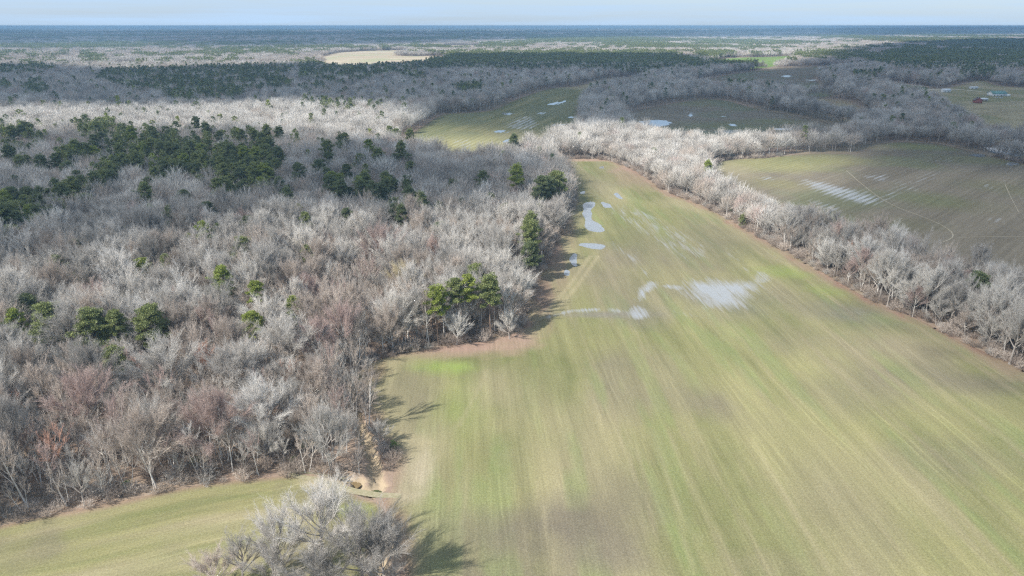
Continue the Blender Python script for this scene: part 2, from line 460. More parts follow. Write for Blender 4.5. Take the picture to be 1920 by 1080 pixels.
def field_mat(name, ang, fine=1.0, furrow=0.0, fw=3.0, WS=(1.1, .05), tram=0.0):
    m, n, l, b = new_mat(name)
    at = n.new('ShaderNodeAttribute'); at.attribute_name = 'tint'
    geo = n.new('ShaderNodeNewGeometry')
    pos = geo.outputs['Position']
    rot = mapping(n, l, pos, (1, 1, 1), ang)
    s1 = noise(n, l, mapping(n, l, rot, (1.6, .055, 1)), 1.0, 4, .65)
    s2 = noise(n, l, mapping(n, l, rot, (.35, .02, 1)), 1.0, 3, .6)
    s3 = noise(n, l, pos, 2.4, 5, .78)
    s4 = noise(n, l, pos, .22, 3, .6)
    f = mathn(n, l, 'MULTIPLY', rng_map(n, l, s1, .28, .72, .90, 1.11), rng_map(n, l, s3, .28, .72, .66, 1.36))
    f = mathn(n, l, 'MULTIPLY', f, rng_map(n, l, s2, .3, .7, .90, 1.10))
    if tram:
        sx = n.new('ShaderNodeSeparateXYZ'); l.new(rot, sx.inputs[0])
        wob = mathn(n, l, 'MULTIPLY_ADD', noise(n, l, pos, .012, 2), 14.0, sx.outputs['X'])
        md = mathn(n, l, 'ABSOLUTE', mathn(n, l, 'SUBTRACT', mathn(n, l, 'MODULO', mathn(n, l, 'ADD', wob, 2000.0), tram), tram / 2))
        ln = rng_map(n, l, mathn(n, l, 'ABSOLUTE', mathn(n, l, 'SUBTRACT', md, .95)), .12, .42, 1, 0)
        ln = mathn(n, l, 'MULTIPLY', ln, rng_map(n, l, noise(n, l, pos, .03, 3), .42, .62, 0, 1))
        f = mathn(n, l, 'MULTIPLY', f, mathn(n, l, 'MULTIPLY_ADD', ln, .16, 1.0))
    if furrow:
        w = n.new('ShaderNodeTexWave'); w.wave_type = 'BANDS'; w.bands_direction = 'X'
        w.inputs['Scale'].default_value = 0.314 / fw * 1.0
        w.inputs['Distortion'].default_value = 1.2; w.inputs['Detail'].default_value = 2; w.inputs['Detail Scale'].default_value = .05
        l.new(rot, w.inputs['Vector'])
        f = mathn(n, l, 'MULTIPLY', f, rng_map(n, l, w.outputs['Fac'], 0, 1, 1 - furrow, 1 + furrow))
    v = n.new('ShaderNodeVectorMath'); v.operation = 'SCALE'
    l.new(at.outputs['Color'], v.inputs[0]); l.new(f, v.inputs['Scale'])
    hue = mixc(n, l, rng_map(n, l, s4, .4, .65, 0, .28), v.outputs[0], mixc(n, l, .5, v.outputs[0], (.21, .18, .112, 1)))
    hue = mixc(n, l, rng_map(n, l, s3, .55, .75, 0, .35), hue, (.26, .235, .14, 1))
    wa = n.new('ShaderNodeAttribute'); wa.attribute_name = 'wet'
    w1 = noise(n, l, mapping(n, l, rot, (WS[0], WS[1], 1)), 1.0, 4, .6)
    w2 = noise(n, l, mapping(n, l, rot, (.25, .05, 1)), 1.0, 3, .6)
    wv = mathn(n, l, 'MULTIPLY_ADD', mathn(n, l, 'SUBTRACT', w1, .5), 2.6, mathn(n, l, 'MULTIPLY_ADD', wa.outputs['Color'], 2.2, -1.35))
    wv = mathn(n, l, 'MULTIPLY_ADD', mathn(n, l, 'SUBTRACT', w2, .5), 1.6, wv)
    if furrow: wv = mathn(n, l, 'MULTIPLY_ADD', mathn(n, l, 'SUBTRACT', w.outputs['Fac'], .5), .7, wv)
    wv = rng_map(n, l, wv, -.35, .75, 0, 1)
    wv = mathn(n, l, 'MULTIPLY', wv, rng_map(n, l, wa.outputs['Color'], .02, .2, 0, 1))
    hue = mixc(n, l, mathn(n, l, 'MULTIPLY', wv, .92), hue, (.255, .26, .26, 1))
    l.new(hue, b.inputs['Base Color'])
    l.new(rng_map(n, l, wv, 0, 1, .9, .18), b.inputs['Roughness'])
    l.new(rng_map(n, l, wv, 0, 1, .05, .8), b.inputs['Specular IOR Level'])
    return m

WET = {
 'main': [([(1278,530),(1310,524),(1400,526),(1432,532),(1426,548),(1402,560),(1405,578),(1360,584),(1320,574),(1300,560),(1284,545)], 9, 1.0),
          ([(1405,530),(1412,508),(1430,506),(1452,520),(1440,536)], 2.5, .72), ([(1352,468),(1362,468),(1396,494),(1388,496)], 2, .75),
          ([(1385,500),(1400,500),(1412,512),(1402,514)], 2, .7), ([(1230,532),(1285,532),(1292,548),(1235,541)], 2.5, .66),
          ([(1190,550),(1205,526),(1240,526),(1238,542),(1214,550),(1208,570),(1194,566)], 3, .78), ([(1174,584),(1188,570),(1212,574),(1228,590),(1206,602),(1184,598)], 3, .92),
          ([(1130,574),(1172,578),(1182,590),(1140,588)], 2.5, .66), ([(1070,583),(1090,577),(1130,577),(1128,584),(1085,587)], 2, .8), ([(1015,595),(1050,584),(1080,578),(1084,583),(1050,593),(1020,600)], 2, .82),
          ([(1135,375),(1200,405),(1290,478),(1315,505),(1280,494),(1200,440),(1140,398)], 4, .53), ([(1165,375),(1270,420),(1340,470),(1325,495),(1240,455),(1170,402)], 4, .50),
          ([(1120,430),(1155,450),(1190,470),(1240,530),(1210,525),(1150,475)], 4, .52), ([(1240,575),(1300,580),(1330,600),(1260,600)], 5, .5), ([(1590,575),(1620,580),(1640,600),(1600,596)], 5, .45)],
 'right': [([(1495,336),(1520,336),(1570,348),(1625,360),(1660,376),(1640,386),(1600,380),(1555,368),(1515,354)], 9, .86), ([(1600,328),(1650,324),(1690,338),(1670,346),(1620,336)], 9, .62),
           ([(1640,370),(1700,342),(1755,320),(1764,326),(1700,360),(1660,380)], 9, .64), ([(1510,372),(1560,380),(1590,397),(1540,400)], 8, .66), ([(1825,343),(1875,348),(1875,358),(1830,354)], 8, .58),
           ([(1835,403),(1905,408),(1905,422),(1845,417)], 8, .5), ([(1740,300),(1790,294),(1800,302),(1750,308)], 9, .5), ([(1426,331),(1452,331),(1449,339),(1430,339)], 5, .75)],
 'mid': [([(945,232),(975,216),(1010,220),(1015,240),(980,244),(945,242)], 9, .62), ([(835,260),(895,260),(905,278),(845,278)], 9, .5), ([(1000,213),(1022,208),(1030,214),(1008,216)], 6, .6)],
 'centre': [([(1325,246),(1365,241),(1410,246),(1360,254)], 9, .68), ([(1285,210),(1302,208),(1304,219),(1288,224)], 8, .6)],
}
def field_mesh(key, res, z, tint, mat, label_name='field'):
    P = POLY[key]
    x0, y0 = P.min(0); x1, y1 = P.max(0)
    # only what the photograph could see
    x1 = min(x1, y1 * .85 + 60); x0 = max(x0, -y1 * .85 - 60); y0 = max(y0, 55)
    X, Y, F = grid_cells(x0 - res, x1 + res, y0 - res, y1 + res, res)
    CX, CY = X[F].mean(1), Y[F].mean(1)
    keep = inside(CX, CY, P) & (np.abs(CX) < CY * .86 + 70)
    F = F[keep]
    F, X, Y = compact(F, X, Y)
    sd, bx, by = sdist(X, Y, P, True)
    snap = np.abs(sd) < res * .75
    X = np.where(snap, bx, X); Y = np.where(snap, by, Y)
    sd = np.where(snap, 0, sd)
    col = tint(X, Y, np.maximum(sd, 0)) * .655
    wet = np.zeros(len(X))
    for pts, soft, peak in WET.get(key, ()):
        Pw = chaikin(GP(pts), 2)
        wet = np.maximum(wet, np.clip(sdist(X, Y, Pw) / soft * .5 + .5, 0, 1) * peak)
    me = mesh_from('field_sheet', np.stack([X, Y, np.full(len(X), z)], 1), F, (mat,))
    a = me.color_attributes.new('tint', 'FLOAT_COLOR', 'POINT')
    a.data.foreach_set('color', np.concatenate([np.clip(col, .01, .95), np.ones((len(X), 1))], 1).astype(np.float32).ravel())
    a = me.color_attributes.new('wet', 'FLOAT_COLOR', 'POINT')
    a.data.foreach_set('color', np.stack([wet, wet, wet, np.ones_like(wet)], 1).astype(np.float32).ravel())
    o = obj(label_name, me)
    tag(o, kind='structure')
    return o

# row angle: shader rotates the position so that X runs across the rows
field_mesh('main', 1.1, .06, tint_main, field_mat('field_main', -0.066, tram=17.0))
field_mesh('left', .8, .04, tint_left, field_mat('field_left', R_(68), tram=13.0))
field_mesh('mid', 3.0, .06, tint_mid, field_mat('field_mid', A_MID, furrow=.10, fw=6))
field_mesh('right', 2.2, .06, tint_right, field_mat('field_right', A_RIGHT, furrow=.055, fw=4.0))
field_mesh('centre', 3.5, .06, tint_centre, field_mat('field_centre', -1.0, furrow=.12, fw=6))
MF = field_mat('field_far', .6)
field_mesh('upper', 7, .08, tint_generic(C_BROWN * .95, C_BROWN*1.1, (.17, .21, .11), 1.2, 20, 200), MF)
field_mesh('lit', 12, .1, tint_generic((.16, .26, .06), (.24, .34, .09), (.2, .3, .08), .6, 30, 200), MF)
field_mesh('tan', 14, .1, tint_generic((.56, .46, .33), (.66, .56, .42), (.44, .46, .27), 1.4, 60, 400), MF)
field_mesh('farm', 5, .08, tint_generic(C_TAN * 1.15, C_TAN * .95, C_GREEN * 1.2, 1.3, 14, 60), MF)
field_mesh('lawn', 5, .1, tint_generic((.10, .155, .06), (.12, .17, .065), (.10, .15, .06), 1.0, 20, 60), MF)
field_mesh('clearing', 4, .08, tint_generic(C_TAN * .9, C_TAN * 1.1, C_PINK * .8, .5, 20, 60), MF)
field_mesh('pasture', 6, .08, tint_generic(C_TAN * .9, C_TAN * 1.1, C_BROWN, .5, 20, 60), MF)
field_mesh('mown', 4, .08, tint_generic(C_TAN * .7, C_BROWN, C_GREEN, .5, 20, 60), MF)
for k in ('far_a', 'far_b', 'far_c', 'far_d', 'far_f', 'far_g', 'far_h', 'far_i', 'far_j'):
    field_mesh(k, 60 if k != 'far_a' else 20, .15, tint_generic((.44, .38, .28), (.50, .44, .33), (.40, .36, .26), 1.5, 200, 800), MF)
field_mesh('far_e', 10, .1, tint_generic((.42, .34, .24), (.5, .4, .3), (.4, .34, .2), 1.5, 50, 80), MF)

# ------------------------------------------------------------------ the ground, one sheet out past the horizon, sunk where the creek runs
CREEK = [G(*p) for p in ((668,700),(660,740),(672,790),(690,830),(700,860),(706,890),(711,912),(699,922),(682,914),(668,902),(650,898))]
CREEK2 = [G(*p) for p in ((735,972),(728,1000),(715,1040),(700,1090),(690,1150))]
def path_dist(X, Y, P):
    best = np.full(X.shape, 1e9)
    for (ax, ay), (cx, cy) in zip(P[:-1], P[1:]):
        ux, uy = cx - ax, cy - ay
        t = np.clip(((X - ax) * ux + (Y - ay) * uy) / (ux * ux + uy * uy), 0, 1)
        best = np.minimum(best, np.hypot(X - ax - t * ux, Y - ay - t * uy))
    return best

def ground_z(X, Y):
    d = np.minimum(path_dist(X, Y, CREEK), path_dist(X, Y, CREEK2))
    d = d + (fbm(X / 1.3, Y / 1.3, 4, .7) - .5) * 3.4
    s = np.clip(1 - (d - .3) / 2.0, 0, 1)
    return -1.6 * s * s * (3 - 2 * s) + (fbm(X / 1.1 + 5, Y / 1.1, 3) - .5) * .35 * (s > 0)

gx = np.concatenate([-np.geomspace(120000, 62, 60), np.linspace(-60, 0, 121), np.array([]), np.geomspace(1, 120000, 70)])
gy = np.concatenate([[-3000, -600, 0, 40, 70, 88], np.linspace(90, 182, 185), np.geomspace(184, 130000, 150)])
GX, GY = np.meshgrid(gx, gy)
gi = np.arange(GX.size).reshape(GX.shape)
GF = np.stack([gi[:-1, :-1], gi[:-1, 1:], gi[1:, 1:], gi[1:, :-1]], -1).reshape(-1, 4)
gz = ground_z(GX.ravel(), GY.ravel())
m, n, l, b = new_mat('forest_floor')
geo = n.new('ShaderNodeNewGeometry'); pos = geo.outputs['Position']
n1 = noise(n, l, pos, .05, 5, .6); n2 = noise(n, l, pos, 1.3, 5, .7); n3 = noise(n, l, pos, .004, 4, .6)
c = mixc(n, l, rng_map(n, l, n1, .35, .65, 0, 1), (.25, .175, .135, 1), (.31, .24, .175, 1))
c = mixc(n, l, rng_map(n, l, n2, .4, .7, 0, .5), c, (.13, .105, .08, 1))
c = mixc(n, l, rng_map(n, l, n3, .5, .6, 0, .35), c, (.10, .12, .06, 1))
sep = n.new('ShaderNodeSeparateXYZ'); l.new(pos, sep.inputs[0])
c = mixc(n, l, rng_map(n, l, sep.outputs['Z'], -.9, -.05, .9, 0), c, (.33, .265, .18, 1))
l.new(c, b.inputs['Base Color'])
bp = n.new('ShaderNodeBump'); bp.inputs['Strength'].default_value = .4; bp.inputs['Distance'].default_value = .3
l.new(n2, bp.inputs['Height']); l.new(bp.outputs[0], b.inputs['Normal'])
go = obj('ground', mesh_from('ground', np.stack([GX.ravel(), GY.ravel(), gz], 1), GF, (m,), smooth=True))
tag(go, kind='structure')

# ------------------------------------------------------------------ standing water
def water_mat(name, col, rough, spec=.5, ior=1.33, dirt=None):
    m, n, l, b = new_mat(name)
    geo = n.new('ShaderNodeNewGeometry')
    ns = noise(n, l, geo.outputs['Position'], .8, 4)
    c = mixc(n, l, rng_map(n, l, ns, .4, .65, 0, 1), col + (1,), (dirt or tuple(x * .8 for x in col)) + (1,))
    l.new(c, b.inputs['Base Color'])
    b.inputs['Roughness'].default_value = rough
    b.inputs['Specular IOR Level'].default_value = spec
    b.inputs['IOR'].default_value = ior
    return m
M['water'] = water_mat('standing_water', (.21, .235, .26), .04, 1.0, 1.6)
M['wetmud'] = water_mat('wet_rows', (.32, .325, .325), .22, .8, 1.5, (.24, .235, .22))
M['brown_water'] = water_mat('creek_water', (.20, .145, .075), .08, .5, 1.33)
M['alga'] = water_mat('algae', (.065, .075, .025), .3, .4, 1.33)

def puddle(pts, mat, res=.35, z=.075, ang=-0.066, ns=(2.2, 10), amp=1.0, bias=0.0, soft=3.0, group=None, name='puddle', raw=False):
    """water lying in the low places of an outline"""
    P = np.asarray(pts, float) if raw else chaikin(GP(pts), 2)
    x0, y0 = P.min(0) - soft; x1, y1 = P.max(0) + soft
    X, Y, F = grid_cells(x0, x1, y0, y1, res)
    CX, CY = X[F].mean(1), Y[F].mean(1)
    u, v = rows(CX, CY, ang)
    f = np.clip(sdist(CX, CY, P) / soft, -1, 1) + bias + (fbm(u / ns[0], v / ns[1], 4, .6) - .5) * 4 * amp
    F = F[f > 0]
    if not len(F): return None
    F, X, Y = compact(F, X, Y)
    o = obj(name, mesh_from('water_sheet', np.stack([X, Y, np.full(len(X), z)], 1), F, (mat,)))
    return tag(o, kind='structure')

PW = M['water']; PM = M['wetmud']
for pts in ([(1092,382),(1112,377),(1118,384),(1106,394),(1110,404),(1106,412),(1126,422),(1134,434),(1120,436),(1098,430),(1100,412),(1093,404),(1096,394)],
            [(1080,458),(1108,456),(1130,459),(1135,464),(1126,468),(1106,466)],
            [(1068,486),(1076,475),(1082,478),(1078,490),(1082,500),(1074,498)],
            [(1058,510),(1064,506),(1068,515),(1062,518)],
            [(1086,362),(1096,358),(1094,364)]):
    puddle(pts, PW, .35, amp=.25, bias=.25, soft=1.6, ns=(3, 5))
puddle([(1125,378),(1150,384),(1140,392),(1122,384)], PW, .4, amp=.9, bias=-.3, soft=2)
puddle([(1150,362),(1160,362),(1168,372),(1162,374)], PW, .4, amp=.5, bias=-.1, soft=2)
puddle([(1125,312),(1135,311),(1133,317),(1124,316)], PW, .5, amp=.6, bias=.1, soft=2)
# mid field
for pts, bi in (([(1022,195),(1040,192),(1062,188),(1066,190),(1045,196),(1030,198)], -.15), ([(940,215),(952,211),(965,212),(955,216)], .1),
            ([(1005,212),(1018,210),(1022,213),(1008,214)], -.1), ([(1030,234),(1055,233),(1060,236),(1040,237)], 0), ([(915,245),(945,244),(955,248),(935,250)], -.1), ([(932,258),(950,260),(968,270),(955,273)], -.2),
            ([(1065,219),(1080,219),(1078,222),(1066,222)], 0), ([(1070,236),(1080,234),(1080,238),(1072,239)], .2)):
    puddle(pts, PW, 1.0, ang=A_MID, amp=.8, bias=bi - .15, soft=6, ns=(3, 24), z=.1)
# centre field
for pts, bi in (([(1195,228),(1225,224),(1252,226),(1256,232),(1240,238),(1220,237),(1205,233)], .1),
                ([(1350,216),(1362,217),(1358,220),(1350,219)], 0), ([(1290,212),(1300,210),(1302,217),(1290,222)], -.4), ([(1450,240),(1490,241),(1480,244),(1455,244)], 0),
                ([(1365,232),(1385,233),(1380,238),(1366,237)], -.3)):
    puddle(pts, PW, 1.2, ang=-.9, amp=.5, bias=bi, soft=6, ns=(5, 16), z=.1)
for pts in ([(1455,143),(1480,141),(1492,144),(1475,146)], [(1508,151),(1530,149),(1535,151),(1515,152)], [(1522,132),(1538,132),(1536,134),(1524,134)], [(1455,169),(1490,169),(1488,172),(1460,172)]):
    puddle(pts, PW, 3, ang=1.4, amp=.8, bias=-.35, soft=12, ns=(10, 60), z=.14)
for pts in ([(1817,290),(1843,289),(1842,294),(1820,294)], [(1888,305),(1905,306),(1904,310),(1890,310)], [(1850,277),(1880,276),(1915,285),(1912,293),(1880,290),(1855,284)]):
    puddle(pts, PW, 1.0, ang=1.3, amp=.5, bias=.1, soft=5, ns=(4, 8), z=.13)
# brown water standing among the right-hand trees
for pts in ([(1738,582),(1760,570),(1800,590),(1860,612),(1915,640),(1900,652),(1850,632),(1800,612),(1760,600)],):
    puddle(pts, M['brown_water'], .5, amp=.4, bias=.4, soft=2, ns=(4, 4), z=.03, name='water')
# creek pools
puddle([(652,898),(665,895),(676,903),(668,909),(655,903)], M['brown_water'], .2, amp=.15, bias=.3, soft=1, ns=(2, 2), z=-1.0, name='water')
puddle([(692,919),(700,913),(716,916),(714,923),(698,925)], M['alga'], .2, amp=.15, bias=.3, soft=1, ns=(2, 2), z=-1.0, name='water')

# ------------------------------------------------------------------ tracks
def ribbon(pts, w, mat, z, name, raw=False):
    P = np.array(pts if raw else [G(*p) for p in pts])
    # resample
    seg = np.hypot(*(P[1:] - P[:-1]).T); s = np.concatenate([[0], np.cumsum(seg)])
    t = np.linspace(0, s[-1], max(6, int(s[-1] / 6)))
    Q = np.stack([np.interp(t, s, P[:, 0]), np.interp(t, s, P[:, 1])], 1)
    for _ in range(4): Q[1:-1] = (Q[:-2] + 2 * Q[1:-1] + Q[2:]) / 4
    d = np.gradient(Q, axis=0); d /= np.linalg.norm(d, axis=1)[:, None]
    nn = np.stack([-d[:, 1], d[:, 0]], 1)
    ww = w * (.7 + .6 * fbm(t / 9, t * 0 + 3, 2))[:, None]
    A, B = Q + nn * ww / 2, Q - nn * ww / 2
    V = np.concatenate([np.c_[A, np.full(len(A), z)], np.c_[B, np.full(len(B), z)]])
    k = len(A); i = np.arange(k - 1)
    F = np.stack([i, i + 1, i + 1 + k, i + k], 1)
    return tag(obj(name, mesh_from('track_strip', V, F, (mat,))), kind='structure')
m, n, l, b = new_mat('pale_track')
geo = n.new('ShaderNodeNewGeometry')
l.new(mixc(n, l, noise(n, l, geo.outputs['Position'], .5, 4), (.42, .37, .29, 1), (.62, .57, .48, 1)), b.inputs['Base Color'])
M['track'] = m
m, n, l, b = new_mat('sandy_track')
geo = n.new('ShaderNodeNewGeometry')
l.new(mixc(n, l, rng_map(n, l, noise(n, l, geo.outputs['Position'], 1.2, 5, .7), .35, .65, 0, 1), (.21, .195, .11, 1), (.31, .27, .19, 1)), b.inputs['Base Color'])
M['sand'] = m
m, n, l, b = new_mat('worn_earth')
geo = n.new('ShaderNodeNewGeometry')
l.new(mixc(n, l, noise(n, l, geo.outputs['Position'], .5, 4), (.22, .19, .14, 1), (.34, .30, .22, 1)), b.inputs['Base Color'])
M['earth'] = m
ribbon([(540,889),(575,889),(605,892),(630,901),(645,919),(660,937),(690,946),(720,943),(745,935),(752,930)], 1.7, M['sand'], .085, 'track')
ribbon([(540,885),(575,885),(610,889),(646,898)], .6, M['sand'], .08, 'track')
ribbon([(1330,147),(1400,149),(1460,150),(1523,151)], 4.5, M['earth'], .13, 'track')
ribbon([(1640,154),(1660,155),(1690,158),(1720,161),(1748,163)], 6, M['track'], .14, 'track')
ribbon([(1705,170),(1730,169),(1765,167),(1800,168),(1842,172)], 6, M['track'], .14, 'track')
ribbon([(1708,171),(1718,173),(1745,172),(1770,171)], 6, M['track'], .15, 'track')
ribbon([(1587,320),(1615,345),(1650,372),(1687,392),(1735,408),(1772,424),(1788,436),(1795,446),(1786,451),(1768,454)], .55, M['earth'], .12, 'ditch_line')
ribbon([(1795,446),(1830,444),(1920,444),(1990,446)], .5, M['earth'], .12, 'ditch_line')
ribbon([(1884,345),(1895,370),(1910,398)], .4, M['earth'], .12, 'ditch_line')

# ------------------------------------------------------------------ tree generators (vectorised)
def nrm(v): return v / np.maximum(np.linalg.norm(v, axis=-1, keepdims=True), 1e-9)

def tubes(P, Rr, k, rg):
    """P (N,m,3) centre lines, Rr (N,m) radii -> verts, faces"""
    N, m, _ = P.shape
    T = nrm(P[:, -1] - P[:, 0])
    ref = np.where(np.abs(T[:, 2:3]) < .9, np.array([[0, 0, 1.]]), np.array([[1., 0, 0]]))
    A = nrm(np.cross(T, ref)); B = np.cross(T, A)
    ph = rg.random(N)[:, None] * 6.283
    an = ph + np.arange(k)[None] * 2 * math.pi / k
    ring = np.cos(an)[..., None] * A[:, None] + np.sin(an)[..., None] * B[:, None]      # N,k,3
    V = P[:, :, None] + ring[:, None] * Rr[:, :, None, None]
    idx = np.arange(N * m * k).reshape(N, m, k)
    a, b_ = idx[:, :-1], idx[:, 1:]
    if k == 2:
        F = np.stack([a[..., 0], a[..., 1], b_[..., 1], b_[..., 0]], -1).reshape(-1, 4)
    else:
        F = np.stack([a, np.roll(a, -1, 2), np.roll(b_, -1, 2), b_], -1).reshape(-1, 4)
    return V.reshape(-1, 3), F

def bez(A, B, C, t):
    t = np.asarray(t)[..., None]
    return A[:, None] * (1 - t) ** 2 + 2 * B[:, None] * t * (1 - t) + C[:, None] * t ** 2

def bezt(A, B, C, t):
    t = np.asarray(t)[..., None]
    return nrm(2 * (1 - t) * (B - A)[:, None] + 2 * t * (C - B)[:, None])

def spawn(par, n, tmin, L, w, rg, O, up=0.15, lv=.35):
    """n children on every parent curve"""
    A, B, C = par
    N = len(A)
    t = tmin + (1 - tmin) * (np.arange(n)[None] + rg.random((N, n))) / n
    t[:, -1] = 1.0
    p = bez(A, B, C, t); tg = bezt(A, B, C, t)
    rad = nrm(p - O)
    rd = nrm(rg.normal(size=p.shape))
    d = nrm(w[0] * tg + w[1] * rad + w[2] * rd + np.array([0, 0, up]))
    Ls = (L * (1 - lv + 2 * lv * rg.random((N, n))))[..., None]
    a = p.reshape(-1, 3); c = (p + d * Ls).reshape(-1, 3)
    b_ = (p + nrm(tg + .8 * d) * Ls * .5).reshape(-1, 3)
    return a, b_, c

def curve(par, m, r0, r1):
    A, B, C = par
    t = np.tile(np.linspace(0, 1, m), (len(A), 1))
    P = bez(A, B, C, t)
    r0 = np.broadcast_to(r0, (len(A),)); r1 = np.broadcast_to(r1, (len(A),))
    return P, r0[:, None] * (1 - t) + r1[:, None] * t

class Geo:
    def __init__(s): s.V, s.F, s.n = [], {}, 0; s.fl = []
    def add(s, VF, mi=0):
        V, F = VF
        s.fl.append((F + s.n, mi)); s.V.append(V); s.n += len(V)
    def mesh(s, name, mats):
        if not s.V: return None
        Fs = [f for f, _ in s.fl]; fm = np.concatenate([np.full(len(f), mi) for f, mi in s.fl])
        return mesh_from(name, np.concatenate(s.V), Fs, mats, fm)

def bare_tree(seed, H, Rc, fork=.35, n=(9, 7, 7, 8), stems=1, tr=.30, lean=.04, up=.08, twr=.022, twL=1.3, style='dome', kt=3, limb_r=1.0):
    """returns Geo of trunk and main limbs, Geo of branches and twigs"""
    rg = np.random.default_rng(seed)
    T, Cw = Geo(), Geo()
    zf = H * fork
    hc = zf + (H - zf) * (.38 if style == 'dome' else .5)
    rz = H - hc
    O = np.array([0, 0, zf * .85])
    limbs = []
    for s in range(stems):
        sp = rg.normal(size=2) * (.12 if stems == 1 else Rc * .18)
        base = np.array([sp[0] * .6, sp[1] * .6, -.3]) if stems > 1 else np.array([0, 0, -.3])
        topz = H * (.82 if style != 'dome' else .62)
        top = np.array([sp[0] * 2 + rg.normal() * lean * H, sp[1] * 2 + rg.normal() * lean * H, topz])
        mid = base * .5 + top * .5 + np.array([*rg.normal(size=2) * .25 * lean * H, 0])
        A, B, C = base[None], mid[None], top[None]
        q = tr / math.sqrt(stems)
        P, Rr = curve((A, B, C), 7, q, q * .28)
        Rr[:, 0] *= 1.35
        T.add(tubes(P, Rr, 7, rg))
        nl = n[0] if stems == 1 else max(3, n[0] // stems + 1)
        t0 = np.clip(zf / topz, .1, .9)
        t = t0 * .8 + (1 - t0 * .8) * (np.arange(nl) + rg.random(nl) * .7) / nl
        t[-1] = 1.0
        p = bez(A, B, C, t[None])[0]; tg = bezt(A, B, C, t[None])[0]
        az = np.arange(nl) * 2.399 + rg.random() * 6.28 + rg.normal(size=nl) * .3
        # target on the crown's outline
        k = (np.arange(nl) + .5) / nl
        el = (1 - k) * (.05 if style == 'dome' else -.1) + k * 1.45
        tgt = np.stack([np.cos(az) * np.cos(el) * Rc, np.sin(az) * np.cos(el) * Rc, hc + np.sin(el) * rz], 1)
        tgt[:, :2] += top[:2] * .6
        c = p + (tgt - p) * (.72 + .16 * rg.random((nl, 1)))
        b_ = p + (c - p) * .45 + np.array([0, 0, -1.]) * (np.linalg.norm(c - p, axis=1) * .10)[:, None] * (1 if style == 'dome' else 1.3)
        limbs.append((p, b_, c, np.linalg.norm(c - p, axis=1)))
    A = np.concatenate([x[0] for x in limbs]); B = np.concatenate([x[1] for x in limbs]); C = np.concatenate([x[2] for x in limbs])
    Ll = np.concatenate([x[3] for x in limbs])
    T.add(tubes(*curve((A, B, C), 5, np.clip(.018 * Ll * limb_r, .045, .17) * (tr / .3), .028 * limb_r), 5, rg))
    s = (Rc * .6 + (H - zf) * .4) / 7.0
    dm = style == 'dome'
    L2 = spawn((A, B, C), n[1], .22, 2.9 * s, (.55, .9, .45) if dm else (.7, .7, .5), rg, O, up)
    (T if limb_r > 1.3 else Cw).add(tubes(*curve(L2, 4, .045 * limb_r, .02), 4, rg))
    L3 = spawn(L2, n[2], .2, 1.55 * s, (.5, .7, .65), rg, O, up)
    Cw.add(tubes(*curve(L3, 3, .022, .011), 3, rg))
    if n[3]:
        L4 = spawn(L3, n[3], .15, twL * s * .62, (.5, .55, .85), rg, O, up)
        Cw.add(tubes(*curve(L4, 2, twr, twr * .35), kt, rg))
    return T, Cw

def far_bare(seed, H, Rc, nb=26, ntw=9, w=.10, fork=.35, off=(0, 0), G_=None, mi=(0, 1)):
    """a bare tree for the middle distance: trunk, limbs and a spray of twigs"""
    rg = np.random.default_rng(seed)
    g = G_ or Geo()
    o = np.array([off[0], off[1], 0.])
    zf = H * fork; hc = zf + (H - zf) * .4; rz = H - hc
    base = np.array([[0, 0, -.3]]) + o; top = np.array([[rg.normal() * .5, rg.normal() * .5, H * .7]]) + o
    P, Rr = curve((base, (base + top) / 2, top), 3, .26, .08)
    g.add(tubes(P, Rr, 4, rg), mi[0])
    k = (np.arange(nb) + .5) / nb
    az = np.arange(nb) * 2.399; el = np.arcsin(np.clip(-.15 + 1.13 * k, -1, 1))
    tgt = np.stack([np.cos(az) * np.cos(el) * Rc, np.sin(az) * np.cos(el) * Rc, hc + np.sin(el) * rz], 1) + o
    p = base + (top - base) * (.45 + .5 * k)[:, None]
    c = p + (tgt - p) * (.7 + .15 * rg.random((nb, 1)))
    par = (p, p + (c - p) * .5 + np.array([0, 0, -.3]), c)
    g.add(tubes(*curve(par, 3, .07, .04), 3, rg), mi[0])
    L2 = spawn(par, ntw, .3, .42 * Rc, (.5, .6, .6), rg, np.array([0, 0, zf]) + o, .2)
    g.add(tubes(*curve(L2, 2, w, w * .35), 2, rg), mi[1])
    if ntw > 5:
        L3 = spawn(L2, 3, .35, .2 * Rc, (.5, .5, .8), rg, np.array([0, 0, zf]) + o, .2)
        g.add(tubes(*curve(L3, 2, w * .6, w * .2), 2, rg), mi[1])
    return g

def needles(centres, radii, per, size, rg):
    """clumps of small blades"""
    N = len(centres)
    d = nrm(rg.normal(size=(N, per, 3)))
    r = rg.random((N, per, 1)) ** .45
    p = centres[:, None] + d * r * radii[:, None] * np.array([1, 1, .55])
    out = nrm(d + np.array([0, 0, .5]) + rg.normal(size=d.shape) * .6)
    side = nrm(np.cross(out, rg.normal(size=d.shape)))
    s = size * (.6 + .8 * rg.random((N, per, 1)))
    a = p - side * s * .35; b_ = p + side * s * .35; c = p + out * s
    V = np.stack([a, b_, c], 2).reshape(-1, 3)
    F = np.arange(len(V)).reshape(-1, 3)
    return V, F

